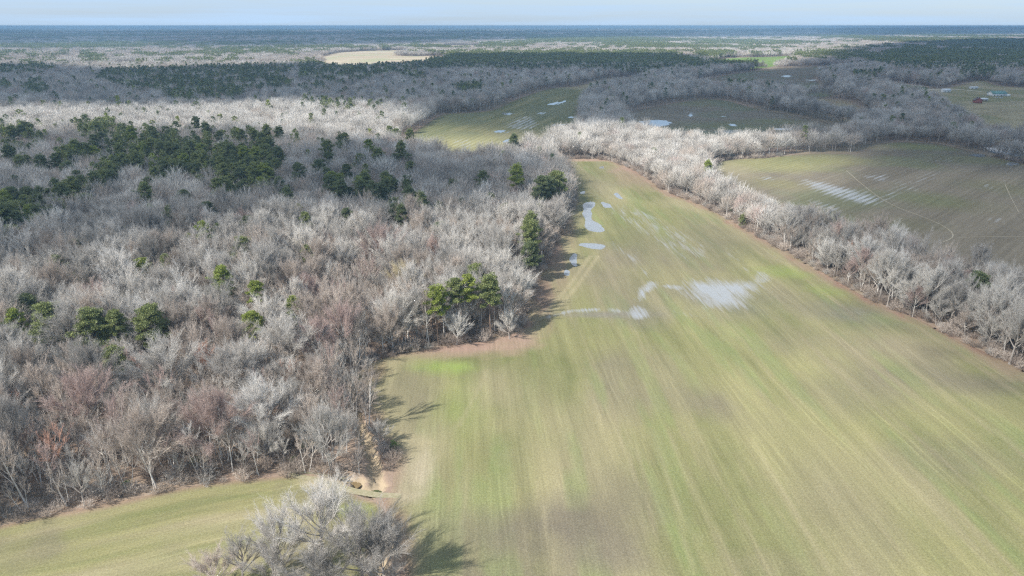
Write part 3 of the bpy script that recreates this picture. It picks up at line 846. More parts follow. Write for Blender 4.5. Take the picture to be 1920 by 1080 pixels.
def pine_tree(seed, H, Rc, bare=.55, nb=20, per=80, size=.38, cl=7, flat=1.0, off=(0, 0), T=None, Cw=None, mi=(0, 0), far=False):
    rg = np.random.default_rng(seed)
    T = T or Geo(); Cw = Cw or Geo()
    o = np.array([off[0], off[1], 0.])
    base = np.array([[0, 0, -.3]]) + o; top = np.array([[rg.normal() * .4, rg.normal() * .4, H * .96]]) + o
    mid = (base + top) / 2 + np.array([[rg.normal() * .3, rg.normal() * .3, 0]])
    P, Rr = curve((base, mid, top), 3 if far else 7, .24 if not far else .3, .05)
    T.add(tubes(P, Rr, 4 if far else 7, rg), mi[0])
    k = (np.arange(nb) + rg.random(nb) * .8) / nb
    z = H * (bare + (1 - bare) * k * .97)
    # rounded, uneven crown: widest a third of the way up
    prof = np.sin(np.clip((k * .80 + .20), 0, 1) * math.pi) ** .6 * (1 - .25 * k)
    L = Rc * prof * (.62 + .55 * rg.random(nb))
    az = np.arange(nb) * 2.399 + rg.random() * 6
    d = np.stack([np.cos(az), np.sin(az), .12 + .55 * k * flat + rg.normal(size=nb) * .12], 1)
    p = base * (1 - (z / H)[:, None]) + top * (z / H)[:, None]; p[:, 2] = z
    c = p + d * L[:, None]
    par = (p, (p + c) / 2 + np.array([0, 0, -.15]), c)
    if not far: T.add(tubes(*curve(par, 4, .065, .02), 4, rg), mi[0])
    t = .45 + .55 * (np.arange(cl)[None] + rg.random((nb, cl))) / cl
    cc = bez(*par, t).reshape(-1, 3) + rg.normal(size=(nb * cl, 3)) * np.array([.6, .6, .3])
    cc = np.concatenate([cc, top + np.array([[0, 0, .2]])])
    rad = (Rc * .20 * (.7 + .6 * rg.random(len(cc))))[:, None]
    Cw.add(needles(cc, rad, per, size, rg), mi[1])
    return T, Cw

def shrub(seed, H=3.0, Rc=2.0, n=(16, 7, 6), tw=.02):
    rg = np.random.default_rng(seed)
    g = Geo()
    N = n[0]
    az = np.arange(N) * 2.399; rr = np.sqrt((np.arange(N) + .5) / N)
    a = np.stack([np.cos(az) * rr * .35, np.sin(az) * rr * .35, np.full(N, -.1)], 1)
    c = np.stack([np.cos(az) * rr * Rc, np.sin(az) * rr * Rc, H * (1 - .5 * rr ** 2) * (.75 + .3 * rg.random(N))], 1)
    par = (a, a * .4 + c * .6 * np.array([1, 1, 1.25]) * .9, c)
    g.add(tubes(*curve(par, 4, .04, .012), 4, rg))
    O = np.array([0, 0, 0.])
    L2 = spawn(par, n[1], .2, H * .34, (.5, .6, .8), rg, O, .1)
    g.add(tubes(*curve(L2, 3, .02, .01), 3, rg))
    L3 = spawn(L2, n[2], .15, H * .18, (.5, .4, .9), rg, O, .1)
    g.add(tubes(*curve(L3, 2, tw, tw * .4), 2, rg))
    return g

# ------------------------------------------------------------------ prototypes
# shape name: (height, crown half-width, arguments)
BARE_SHAPES = {
 'dome_a': (16, 7.6, dict(seed=1, fork=.36, n=(16, 9, 8, 10), twr=.0135)),
 'dome_b': (17, 7.0, dict(seed=2, fork=.38, n=(15, 8, 8, 10), twr=.0135)),
 'dome_c': (14, 6.4, dict(seed=3, fork=.28, n=(14, 8, 7, 10), twr=.0145)),
 'oval_a': (18, 5.2, dict(seed=4, fork=.40, n=(14, 8, 7, 10), style='oval', twr=.0145)),
 'oval_b': (17, 4.6, dict(seed=5, fork=.38, n=(9, 7, 7, 8), style='oval', twr=.022)),
 'slim_a': (17, 3.2, dict(seed=6, fork=.48, n=(8, 6, 5, 6), style='oval', tr=.2, lean=.05, twr=.018)),
 'slim_b': (15, 2.8, dict(seed=7, fork=.50, n=(8, 5, 5, 6), style='oval', tr=.17, lean=.08, twr=.017)),
 'limbed_a': (19, 7.4, dict(seed=8, fork=.30, n=(11, 7, 6, 8), tr=.40, limb_r=1.4, twr=.016, stems=2)),
 'limbed_b': (18, 6.4, dict(seed=9, fork=.36, n=(11, 7, 6, 8), tr=.36, limb_r=1.35, twr=.016)),
 'young_a': (11, 2.7, dict(seed=10, fork=.42, n=(8, 5, 5, 5), stems=3, tr=.17, lean=.07, style='oval', twr=.014)),
 'young_b': (12.5, 3.0, dict(seed=11, fork=.5, n=(9, 5, 5, 5), stems=2, tr=.15, lean=.08, style='oval', twr=.014)),
 'fan_a': (16, 6.8, dict(seed=12, fork=.22, n=(14, 8, 7, 10), stems=3, tr=.34, style='oval', lean=.05, twr=.0145, limb_r=1.2)),
}
PINE_SHAPES = {
 'pine_a': (23, 4.6, dict(seed=21, bare=.55, nb=24)),
 'pine_b': (21, 4.1, dict(seed=22, bare=.48, nb=24)),
 'pine_c': (18, 5.4, dict(seed=23, bare=.40, nb=30, flat=.7)),
 'pine_d': (24, 3.7, dict(seed=24, bare=.64, nb=18)),
 'cedar_a': (9, 2.3, dict(seed=25, bare=.10, nb=30, size=.35, cl=3)),
}
SHAPE_GEO = {}
for k, (h, r, kw) in BARE_SHAPES.items():
    kw = dict(kw); sd = kw.pop('seed'); SHAPE_GEO[k] = bare_tree(sd, h, r, **kw)
for k, (h, r, kw) in PINE_SHAPES.items():
    kw = dict(kw); sd = kw.pop('seed'); SHAPE_GEO[k] = pine_tree(sd, h, r, **kw)
_mc = {}
def tree_meshes(shape, tm, cm):
    key = (shape, tm, cm)
    if key not in _mc:
        T, C = SHAPE_GEO[shape]
        kt, kc = ('t', shape, tm), ('c', shape, cm)
        if kt not in _mc: _mc[kt] = T.mesh('trunk_' + shape, (M[tm],))
        if kc not in _mc: _mc[kc] = C.mesh('crown_' + shape, (M[cm],))
        _mc[key] = (_mc[kt], _mc[kc])
    return _mc[key]

# colour families: (trunk material, crown material)
FAM = {'pale': ('trunk', 'tw_pale'), 'grey': ('trunk', 'tw_grey'), 'warm': ('trunk_pale', 'tw_warm'), 'pink': ('trunk_pale', 'tw_pink'),
       'rust': ('trunk', 'tw_rust'), 'ochre': ('trunk', 'tw_ochre'), 'white': ('trunk_pale', 'tw_white'),
       'dark': ('trunk_pine', 'nd_dark'), 'mid': ('trunk_pine', 'nd_mid'), 'bright': ('trunk_pine', 'nd_bright')}

PROTO_SETS = {}
def proto_collection(name, items):
    """items: list of mesh objects' data; the order is kept by name"""
    c = bpy.data.collections.new(name)
    for i, me in enumerate(items):
        o = bpy.data.objects.new('%s_%03d' % (name, i), me)
        c.objects.link(o)
    return c

def merged(shape, fam):
    T, C = SHAPE_GEO[shape]; tm, cm = FAM[fam]
    g = Geo()
    for V, (F, _) in zip(T.V, T.fl): pass
    g.V = list(T.V) + list(C.V); g.n = T.n + C.n
    g.fl = [(F, 0) for F, _ in T.fl] + [(F + T.n, 1) for F, _ in C.fl]
    return g.mesh('tree_' + shape, (M[tm], M[cm]))

def mass(name, pts, idx, rot, scl, coll, label=None):
    """one object that scatters trees of a collection over points"""
    me = bpy.data.meshes.new(name)
    me.vertices.add(len(pts)); me.vertices.foreach_set('co', np.asarray(pts, np.float32).ravel())
    a = me.attributes.new('pick', 'INT', 'POINT'); a.data.foreach_set('value', np.asarray(idx, np.int32))
    a = me.attributes.new('turn', 'FLOAT', 'POINT'); a.data.foreach_set('value', np.asarray(rot, np.float32))
    a = me.attributes.new('size', 'FLOAT_VECTOR', 'POINT'); a.data.foreach_set('vector', np.asarray(scl, np.float32).ravel())
    ng = bpy.data.node_groups.new(name, 'GeometryNodeTree')
    ng.interface.new_socket('Geometry', in_out='INPUT', socket_type='NodeSocketGeometry')
    ng.interface.new_socket('Geometry', in_out='OUTPUT', socket_type='NodeSocketGeometry')
    n, l = ng.nodes, ng.links
    gi, go_ = n.new('NodeGroupInput'), n.new('NodeGroupOutput')
    ip = n.new('GeometryNodeInstanceOnPoints'); ci = n.new('GeometryNodeCollectionInfo')
    ci.inputs['Collection'].default_value = coll; ci.inputs['Separate Children'].default_value = True; ci.inputs['Reset Children'].default_value = True
    def na(t, nm):
        q = n.new('GeometryNodeInputNamedAttribute'); q.data_type = t; q.inputs['Name'].default_value = nm; return q.outputs[0]
    cx = n.new('ShaderNodeCombineXYZ'); l.new(na('FLOAT', 'turn'), cx.inputs[2])
    l.new(gi.outputs[0], ip.inputs['Points']); l.new(ci.outputs[0], ip.inputs['Instance'])
    ip.inputs['Pick Instance'].default_value = True
    l.new(na('INT', 'pick'), ip.inputs['Instance Index']); l.new(cx.outputs[0], ip.inputs['Rotation']); l.new(na('FLOAT_VECTOR', 'size'), ip.inputs['Scale'])
    l.new(ip.outputs[0], go_.inputs[0])
    o = obj(name, me); md = o.modifiers.new('scatter', 'NODES'); md.node_group = ng
    tag(o, label=label, kind='stuff')
    return o
#PLACEMENT
# ------------------------------------------------------------------ where trees stand
def open_ground(X, Y, margin):
    """True where a field, track or farmyard keeps trees away"""
    r = np.zeros(X.shape, bool)
    for k, P in POLY.items():
        mg = margin
        bb0, bb1 = P.min(0) - 30, P.max(0) + 30
        m = (X > bb0[0]) & (X < bb1[0]) & (Y > bb0[1]) & (Y < bb1[1])
        if m.any():
            d = sdist(X[m], Y[m], P)
            mm = margin[m] if isinstance(margin, np.ndarray) else margin
            r[m] |= d > -mm
    return r

def hexpts(x0, x1, y0, y1, s, jit=.42):
    nx, ny = int((x1 - x0) / s) + 1, int((y1 - y0) / (s * .866)) + 1
    i, j = np.meshgrid(np.arange(nx), np.arange(ny))
    X = x0 + (i + .5 * (j % 2)) * s + rng.uniform(-jit, jit, i.shape) * s
    Y = y0 + j * s * .866 + rng.uniform(-jit, jit, i.shape) * s
    X, Y = X.ravel(), Y.ravel()
    m = np.abs(X) < Y * .80 + 34
    return X[m], Y[m]

# pine stands, outlined where their crowns show in the photograph
PINE_PX = [
 ([(-60,400),(0,387),(67,350),(90,320),(110,300),(167,273),(200,263),(300,247),(400,250),(500,257),(530,300),(505,350),(460,357),(410,382),(395,370),
   (430,330),(380,335),(300,345),(280,328),(233,322),(217,347),(150,372),(120,400),(87,417),(33,443),(-60,460)], .85),
 ([(-60,235),(0,228),(60,240),(90,262),(60,282),(-60,275)], .6),
 ([(130,232),(200,228),(245,246),(230,262),(160,262)], .7),
 ([(600,335),(690,330),(770,345),(800,375),(790,400),(730,402),(690,375),(620,362)], .45),
 ([(500,262),(620,262),(690,272),(690,290),(560,300)], .16),
 ([(200,132),(480,124),(560,128),(520,145),(560,160),(480,178),(420,196),(330,192),(310,175),(230,165),(180,150)], .75),
 ([(-60,128),(60,120),(110,126),(90,138),(0,142),(-60,142)], .5),
 ([(40,158),(75,152),(95,170),(80,182),(45,175)], .8), ([(-60,156),(20,156),(22,172),(-60,172)], .7),
 ([(560,118),(760,112),(840,104),(980,100),(1190,98),(1300,110),(1335,128),(1200,134),(1080,130),(1000,134),(860,130),(760,135),(700,148),(640,160),(560,150)], .72),
 ([(545,160),(600,158),(620,175),(560,176)], .6),
 ([(740,136),(800,140),(800,152),(760,150)], .7),
 ([(852,166),(880,160),(918,162),(915,170),(870,176)], .95),
 ([(560,190),(720,192),(722,202),(600,204)], .35),
 ([(1655,98),(1720,92),(1990,96),(1990,128),(1860,126),(1760,132),(1690,132),(1650,118)], .6),
 ([(1780,72),(1990,70),(1990,88),(1880,92),(1790,86)], .55),
 ([(1430,98),(1560,94),(1640,98),(1640,104),(1520,108),(1440,106)], .25),
 ([(1790,128),(1870,128),(1860,142),(1800,146)], .6),
 ([(1360,148),(1400,148),(1400,160),(1362,162)], .5),
 ([(1600,134),(1655,134),(1650,146),(1600,146)], .5),
 ([(1300,97),(1372,96),(1372,105),(1310,108)], .8),
 ([(1330,116),(1420,117),(1425,122),(1340,124)], .9),
 ([(1130,78),(1260,82),(1300,86),(1200,88),(1130,84)], .85),
 ([(990,70),(1120,68),(1300,74),(1270,78),(1100,80),(990,78)], .8), ([(900,80),(990,82),(980,88),(900,88)], .7),
 ([(1300,74),(1450,76),(1560,80),(1440,84),(1300,82)], .5),
 ([(1490,102),(1560,100),(1600,104),(1560,108),(1490,108)], .6),
]
PINE_POLY = [(GP(p, 13.0), d) for p, d in PINE_PX]
def pine_prob(X, Y):
    pr = np.where(Y < 200, 0, np.where(Y < 330, .022, .04))
    n = fbm(X / 260 + 3, Y / 420 + 9, 3)
    pr = np.where(Y > 1500, np.clip((n - .60) * 4, .04, .4), pr)
    pr = np.where(Y > 3000, np.clip((fbm(X / 700 + 3, Y / 1300 + 9, 3) - .50) * 4, .04, .6), pr)
    near = (Y < 700)
    pr = np.where(near & (X > 20), .012, pr)
    for P, d in PINE_POLY:
        b0, b1 = P.min(0), P.max(0)
        m = (X > b0[0]) & (X < b1[0]) & (Y > b0[1]) & (Y < b1[1])
        if m.any():
            q = inside(X[m], Y[m], P); t = pr[m]; t[q] = (np.clip(d * np.clip(.25 + (fbm(X[m] / 22 + 5, Y[m] / 45 + 2, 3) - .29) * 4.0, .15, 1.05), 0, .92))[q]; pr[m] = t
    return pr

PINK_POLY = GP([(-60,640),(120,700),(240,640),(420,600),(560,500),(640,470),(740,500),(760,560),(720,640),(700,800),(600,860),(300,930),(-60,960)], 8)

INDIV = []      # individual trees: (x, y, shape, family, scale, note)
# trees the photograph singles out: crown centre pixel, height of that point above ground, shape, family, scale, label
HERO = [
 (495,772,10,'dome_a','white',(1.2,.98),'broad pale round-crowned bare tree clear above the thin birches near the creek'),
 (320,680,12,'dome_b','pale',(1.35,1.05),'big pale bare tree with a wide dark-trunked crown south of the lone round pine'),
 (545,640,11,'dome_a','pale',(1.35,1.05),'large rounded pale bare tree left of the four tall pines, its crown broad and dense'),
 (430,690,11,'dome_b','grey',(1.25,.98),'greyish round bare tree between two larger pale crowns above the reddish maples'),
 (500,600,11,'dome_a','pale',(1.15,1.0),'pale bushy bare tree just below the bright lime-topped pine'),
 (345,535,11,'limbed_a','white',(1.0,.9),'bright white bare tree with thick spreading limbs in the middle of the left wood'),
 (225,520,12,'limbed_a','white',(1.3,1.0),'large whitish bare tree with forking limbs above the row of round pines'),
 (60,465,12,'limbed_b','white',(1.3,1.0),'whitish forked bare tree near the left border below the dense pine belt'),
 (755,445,12,'dome_c','white',(1.15,1.1),'single fan-crowned pale bare tree in front of the shaded pine group'),
 (945,414,11,'dome_a','pale',(1.25,1.05),'large pale bare tree with a rounded crown at the shadow border of the wood'),
 (1033,405,11,'dome_a','grey',(1.2,1.0),'broad grey bare tree at the wood edge beside the blue puddles'),
 (945,480,11,'dome_a','grey',(1.35,1.1),'wide many-branched grey bare tree standing behind the dark edge pines'),
 (760,515,10,'dome_c','ochre',(1.1,.95),'yellowish tan crowned bare tree behind the four tall pines'),
 (780,590,11,'oval_a','pale',1.0,'pale bare tree with drooping branches left of the tall edge pines'),
 (855,600,9,'dome_c','white',.72,'small whitish bare tree standing in front of the tall edge pines'),
 (925,575,10,'young_b','pink',1.1,'pinkish young maple directly right of the tall edge pines'),
 (955,600,7,'dome_c','pale',.62,'small pale bare tree at the very corner of the wood by the field'),
 (660,440,12,'oval_a','pale',1.0,'tall pale bare tree whose crown stands against the shaded wood'),
 (640,480,12,'dome_b','pale',1.0,'pale dense bare crown at the lit side of the shadowed wood'),
 (600,455,12,'oval_b','pale',1.05,'pale upright bare tree left of the reddish maple thicket'),
 (840,470,12,'oval_b','pale',1.0,'pale upright bare tree left of the wide grey crown at the wood edge'),
 (690,520,9,'young_b','pink',1.25,'red-budded maple in the thicket behind the yellowish crown'),
 (640,560,9,'young_b','pink',1.2,'pink-tinged maple in front of the pale upright trees'),
 (805,415,9,'young_b','pink',1.0,'small pink-budded maple between grey crowns in the shaded wood'),
 (540,705,7,'young_a','rust',1.0,'orange-red budding maple behind the broad round pale tree'),
 (490,720,7,'young_a','rust',.9,'rusty budding maple touching the left of the broad round pale tree'),
 (620,690,7,'young_b','pink',1.05,'reddish maple at the gully rim behind the thin birches'),
 (260,672,8,'young_a','rust',.7,'coral-red budding maple right of the lone round pine'),
 (300,740,7,'young_b','pink',1.05,'pink maple in front of the big pale dark-trunked tree'),
 (30,775,7,'young_b','rust',1.0,'rust-coloured young oak near the left border'),
 (70,812,5,'young_a','rust',.7,'small orange-brown oak in the thicket near the left border'),
 (190,825,8,'limbed_b','white',.58,'small white-limbed tree leaning over the brush by the left field'),
 (365,835,8,'slim_b','white',.85,'thin white birch-like tree with ivy at its foot by the left field'),
 (145,900,7,'limbed_b','pale',.55,'pale crooked bare tree with an open crown at the brushy field edge'),
 (1600,487,6,'young_a','rust',1.1,'brown-leaved young beech in the right tree belt'),
 (1665,538,4,'young_a','rust',.6,'little brown-leaved beech at the foot of the right tree belt'),
 (1870,590,11,'limbed_a','pale',1.05,'large spreading bare tree with many pale limbs at the field edge on the far right'),
 (1905,640,8,'limbed_b','pale',1.0,'pale bare tree leaning over the brown flooded ground on the far right'),
 (1790,560,10,'dome_b','grey',.85,'grey rounded bare tree left of the large spreading tree in the right belt'),
 (1730,480,12,'limbed_a','grey',1.0,'tall grey bare tree rising near the track corner of the right field'),
 (1830,500,12,'oval_a','grey',1.05,'grey flat-topped bare tree in the rear row of the right belt'),
 (1510,425,10,'dome_b','grey',1.05,'grey broad-crowned tree in the middle of the right belt with its trunk showing'),
 (1370,355,10,'limbed_b','white',.95,'white-limbed sycamore where the right belt catches the sun'),
 (590,945,15.5,'dome_b','pale',(1.22,.92),'pale round tree standing beside the left field crossing at the bottom'),
 (672,985,15.5,'dome_a','grey',(1.22,.98),'nearest dense grey tree standing by the ditch at the bottom edge'),
 (520,965,14,'dome_c','pale',(.8,1.0),'small pale tree left of the pale round tree at the crossing'),
 (440,1015,11,'limbed_b','grey',(.75,.62),'scraggly grey tree with a white stem on the bank of the left field'),
 (400,1045,8,'dome_c','warm',(.75,.6),'low warm-coloured bare tree cut by the bottom border'),
 (505,1030,10,'dome_c','grey',(.75,.75),'dark twiggy small tree between the scraggly tree and the nearest grey tree'),
 (715,1005,13,'dome_c','grey',(.9,.95),'grey tree leaning over the ditch at the bottom beside the shaded field'),
 (590,1040,12,'dome_c','grey',(1.0,.85),'low grey crown in front of the pale round crossing tree, cut by the bottom border'),
 (715,800,5,'dome_c','pale',.42,'small pale crooked tree on the gully rim next to the field'),
]
HERO_PINE = [
 (45,553,18,'pine_c','dark',.98,'dark green broad pine highest of the round pines near the left border'),
 (90,592,17,'pine_c','mid',1.15,'largest round green pine near the left border'),
 (30,590,16,'pine_b','bright',.85,'yellow-green small pine at the left border beside the round pines'),
 (168,598,17,'pine_c','mid',1.1,'round olive pine second from the left in the row of big pines'),
 (220,600,16,'pine_b','mid',.9,'narrow green pine between two round pines'),
 (282,592,17,'pine_c','mid',1.1,'round green pine with yellowish tufts right of the narrow pine'),
 (210,652,15,'pine_c','mid',.82,'lone round vivid green pine in front of the row of big pines'),
 (470,577,17,'pine_c','bright',.85,'yellow-green low pine above the large rounded pale tree'),
 (545,562,16,'pine_b','bright',.8,'bright lime-green pine with its trunk hidden by white branches'),
 (818,538,21,'pine_a','bright',.90,'leftmost of the four tall pines at the wood edge, its crown split in two tufts'),
 (857,530,21,'pine_d','mid',.92,'slender pine second of the four tall edge pines'),
 (880,528,21,'pine_d','bright',.95,'slender bright pine third of the four tall edge pines'),
 (920,532,20,'pine_a','mid',.97,'tallest and fullest of the four tall edge pines, on their right end'),
 (990,432,20,'pine_a','mid',1.02,'olive pine above a darker one at the wood edge by the puddle'),
 (992,465,15,'pine_c','dark',.95,'dark green pine below the olive one at the wood edge'),
 (970,328,20,'pine_a','bright',1.1,'tall olive pine standing alone behind the wood edge near the field top'),
 (1028,345,18,'pine_c','dark',1.2,'dark pine left in the clump at the top corner of the main field'),
 (1045,335,19,'pine_c','mid',1.25,'green pine right in the clump at the top corner of the main field'),
 (1012,352,17,'pine_b','dark',1.1,'dark slim pine leaning from the clump at the top corner of the main field'),
 (770,365,18,'pine_a','dark',.95,'dark pine in the middle of the shaded group'),
 (740,380,18,'pine_c','dark',.95,'dark broad pine left in the shaded group'),
 (755,395,17,'pine_a','dark',.85,'dark pine in front of the shaded group'),
 (820,372,19,'pine_b','dark',.8,'slim dark pine standing apart right of the shaded group'),
 (640,345,19,'pine_a','dark',.9,'dark pine at the left end of the line of shaded pines'),
 (680,345,19,'pine_a','dark',.9,'dark pine in the middle of the line of shaded pines'),
 (715,348,19,'pine_a','dark',.85,'dark pine at the right end of the line of shaded pines'),
 (920,352,19,'pine_b','mid',.75,'faint olive pine among grey crowns left of the tall lone pine'),
 (740,287,17,'pine_c','dark',.9,'dark pine alone behind the shaded wood below the middle field'),
 (730,235,17,'pine_c','mid',.9,'left pine of the pair near the corner of the middle field'),
 (742,240,17,'pine_c','mid',.9,'right pine of the pair near the corner of the middle field'),
 (928,290,18,'pine_b','dark',.7,'thin pine in front of the middle field'),
 (455,450,18,'pine_c','mid',1.05,'spreading olive pine right of the middle of the left wood'),
 (433,462,18,'pine_b','bright',.7,'small yellowish pine leaning beside the spreading olive pine'),
 (262,478,17,'pine_c','bright',.85,'yellow-green pine in the open middle of the left wood'),
 (305,478,16,'pine_b','mid',.75,'small olive pine right of the yellow-green one in the middle of the left wood'),
 (415,515,17,'pine_b','bright',.95,'bright round pine below the spreading olive pine'),
 (235,415,17,'pine_b','bright',.7,'lime-topped pine behind the pale crowns in the left wood'),
 (340,358,17,'pine_c','dark',.95,'dark round pine just below the dense pine belt'),
 (308,395,17,'pine_b','mid',.75,'small dark pine under the round one below the pine belt'),
 (385,380,17,'pine_c','dark',.95,'dark flat pine touching the lower end of the pine belt'),
 (318,385,17,'pine_b','mid',.8,'green pine in front of the dark round pine below the belt'),
 (310,400,17,'pine_c','dark',.7,'low dark pine in the pale crowns below the belt'),
 (570,408,17,'pine_b','mid',.9,'olive pine at the left end of the deep shadow'),
 (540,340,17,'pine_b','dark',.7,'small round dark pine right of the pine belt'),
 (560,375,17,'pine_b','bright',.7,'yellowish pine left of the deep shadow'),
 (405,415,17,'pine_b','mid',.75,'olive pine above the fan of pale trees'),
 (350,430,17,'pine_b','mid',.7,'faint olive pine left of the fan of pale trees'),
 (368,428,17,'pine_b','bright',.65,'small bright pine beside the faint olive one'),
 (140,450,17,'pine_b','mid',.8,'olive pine right of the whitish forked tree'),
 (100,490,16,'pine_b','mid',.85,'dull green pine left of the large whitish tree'),
 (135,500,15,'pine_b','bright',.6,'small yellow pine left of the large whitish tree'),
 (20,280,17,'pine_c','dark',1.0,'dark round pine at the left border above the belt'),
 (1395,398,8,'cedar_a','mid',.8,'small dark cedar under the right tree belt'),
]
rg2 = random.Random(5)
def loc_of(px, py, z): return G(px, py, z)

hero_xy = []
for px, py, z, sh, fam, s, lab in HERO + HERO_PINE:
    x, y = loc_of(px, py, z)
    INDIV.append([x, y, sh, fam, s, lab]); hero_xy.append((x, y))
hero_xy = np.array(hero_xy)

# ---- random trees: near (fine) and middle distance
BRIGHT = [(GP([(-80,205),(420,198),(560,190),(700,195),(800,205),(835,225),(770,262),(640,262),(400,248),(200,240),(-80,250)], 12), .35),
          (GP([(1040,240),(1110,232),(1200,240),(1450,250),(1560,275),(1480,300),(1330,310),(1260,350),(1200,310),(1040,300)], 10), .22),
          (GP([(1230,300),(1330,300),(1480,370),(1520,430),(1460,450),(1350,400),(1240,350)], 9), .12)]
def pick_family(X, Y, pin):
    n = len(X)
    u = rng.random(n)
    cl = fbm(X / 45 + 50, Y / 70 + 20, 3)
    fam = np.where(u < .40 + (cl - .5) * 1.2, 'pale', np.where(u < .80, 'grey', 'warm')).astype(object)
    pk = inside(X, Y, PINK_POLY)
    v = rng.random(n)
    fam[pk & (v < .42)] = 'warm'; fam[pk & (v > .91)] = 'pink'; fam[pk & (v > .99)] = 'rust'
    fam[(~pk) & (v > .985)] = 'pink'
    fam[(~pk) & (v < .06) & (Y < 500)] = 'white'
    for P, pw in BRIGHT:
        q = inside(X, Y, P); w_ = rng.random(n)
        fam[q & (w_ < pw)] = 'white'; fam[q & (w_ >= pw) & (w_ < pw + .4)] = 'pale'
    return fam

X, Y = hexpts(-760, 900, 92, 900, 6.6)
mg = np.where(Y < 300, 1.6, 3.0)
GAP = GP([(600,893),(700,905),(735,860),(760,870),(775,1000),(745,1090),(690,985),(640,978),(600,965)])
k = ~open_ground(X, Y, mg)
k &= (rng.random(len(X)) > .07) & (fbm(X / 11 + 70, Y / 13 + 31, 2) < .80)
k &= ~((Y < 118) & (X > -62) & (X < -8))                    # the bottom strip is placed by hand
k &= ~((path_dist(X, Y, CREEK) < 3.2) & (Y < 150)) & ~inside(X, Y, GAP)
X, Y = X[k], Y[k]
k = np.ones(len(X), bool); low = np.zeros(len(X), bool)
for t in INDIV:
    sc_ = t[4][0] if isinstance(t[4], tuple) else t[4]
    R0 = (BARE_SHAPES.get(t[2]) or PINE_SHAPES.get(t[2]))[1] * sc_
    d = np.hypot(X - t[0], Y - t[1])
    k &= d > max(3.2, R0 * .72)
    low |= (np.abs(X - t[0] * (Y / t[1])) < R0 * 1.0) & (Y < t[1]) & (Y > t[1] - 17)
X, Y, low = X[k], Y[k], low[k]
isp = rng.random(len(X)) < pine_prob(X, Y)
fam = pick_family(X, Y, None)
sc = rng.uniform(.70, 1.12, len(X)) * (.88 + .3 * fbm(X / 28 + 60, Y / 34 + 11, 2))
young = inside(X, Y, PINK_POLY) & (rng.random(len(X)) < .62)
sdmain = np.maximum(sdist(X, Y, POLY['main']), sdist(X, Y, POLY['left']))
shape = np.empty(len(X), object)
bs = ['dome_a', 'dome_b', 'dome_c', 'oval_a', 'oval_b', 'slim_a', 'limbed_b', 'fan_a', 'limbed_a']
bw = np.array([.20, .20, .19, .14, .12, .04, .05, .04, .02]); bw /= bw.sum()
shape[:] = rng.choice(bs, len(X), p=bw)
shape[young] = rng.choice(['young_a', 'young_b', 'slim_b', 'slim_a'], young.sum(), p=[.3, .3, .3, .1])
shape[isp] = rng.choice(['pine_a', 'pine_b', 'pine_c', 'pine_d'], isp.sum(), p=[.3, .3, .3, .1])
pf = rng.choice(['dark', 'mid', 'bright'], len(X), p=[.52, .40, .08])
fam[isp] = pf[isp]
sc = np.where(young, sc * 1.0, sc)
sc = np.where(isp, sc * .93, sc)
bel = (X > 20) & (Y < 560)
sc = np.where(low & ~isp, np.minimum(sc, .62), sc)
shape[low & isp] = 'pine_b'; sc = np.where(low & isp, .6, sc)
sc = np.where(bel, sc * .92, sc)
# extra thin stems to thicken the near thicket and the belts
X2, Y2 = hexpts(-260, 400, 92, 560, 4.6)
k = ~open_ground(X2, Y2, 1.0) & ~((Y2 < 118) & (X2 > -62) & (X2 < -8)) & (rng.random(len(X2)) < np.where(inside(X2, Y2, PINK_POLY), .75, np.where(X2 > 20, .8, .33))) & ~((path_dist(X2, Y2, CREEK) < 2.6) & (Y2 < 150)) & ~inside(X2, Y2, GAP)
X2, Y2 = X2[k], Y2[k]
sh2 = rng.choice(['young_a', 'young_b', 'slim_b'], len(X2)).astype(object)
b2 = (X2 > 20) & (Y2 < 560) & (rng.random(len(X2)) < .6)
sh2[b2] = rng.choice(['dome_c', 'oval_b', 'oval_a'], b2.sum())
fm2 = rng.choice(['grey', 'warm', 'pale', 'pink'], len(X2), p=[.38, .38, .16, .08]).astype(object)
sc2 = np.where(b2, rng.uniform(.5, .85, len(X2)), rng.uniform(.55, .95, len(X2)))

TX = np.concatenate([X, X2]); TY = np.concatenate([Y, Y2]); TS = np.concatenate([shape, sh2]); TF = np.concatenate([fam, fm2]); TC = np.concatenate([sc, sc2])
TP = np.concatenate([isp, np.zeros(len(X2), bool)])
pxx, pyy, dep = proj(TX, TY, 10.0)
vis = (pxx > -10) & (pxx < 1930) & (pyy < 1090) & (TY > 92)
Hs = np.array([(BARE_SHAPES.get(s) or PINE_SHAPES.get(s))[0] for s in TS]) * TC
big = np.where(vis, Hs * FPX / dep, 0)
chosen = np.zeros(len(TX), bool)
nb_h = len(HERO); np_h = len(HERO_PINE)
for sel, cnt in ((TP, 300 - np_h), (~TP, 300 - nb_h)):
    q = np.where(sel, big, -1); chosen[np.argsort(-q)[:cnt]] = True
for i in np.nonzero(chosen)[0]:
    INDIV.append([TX[i], TY[i], TS[i], TF[i], TC[i], None])

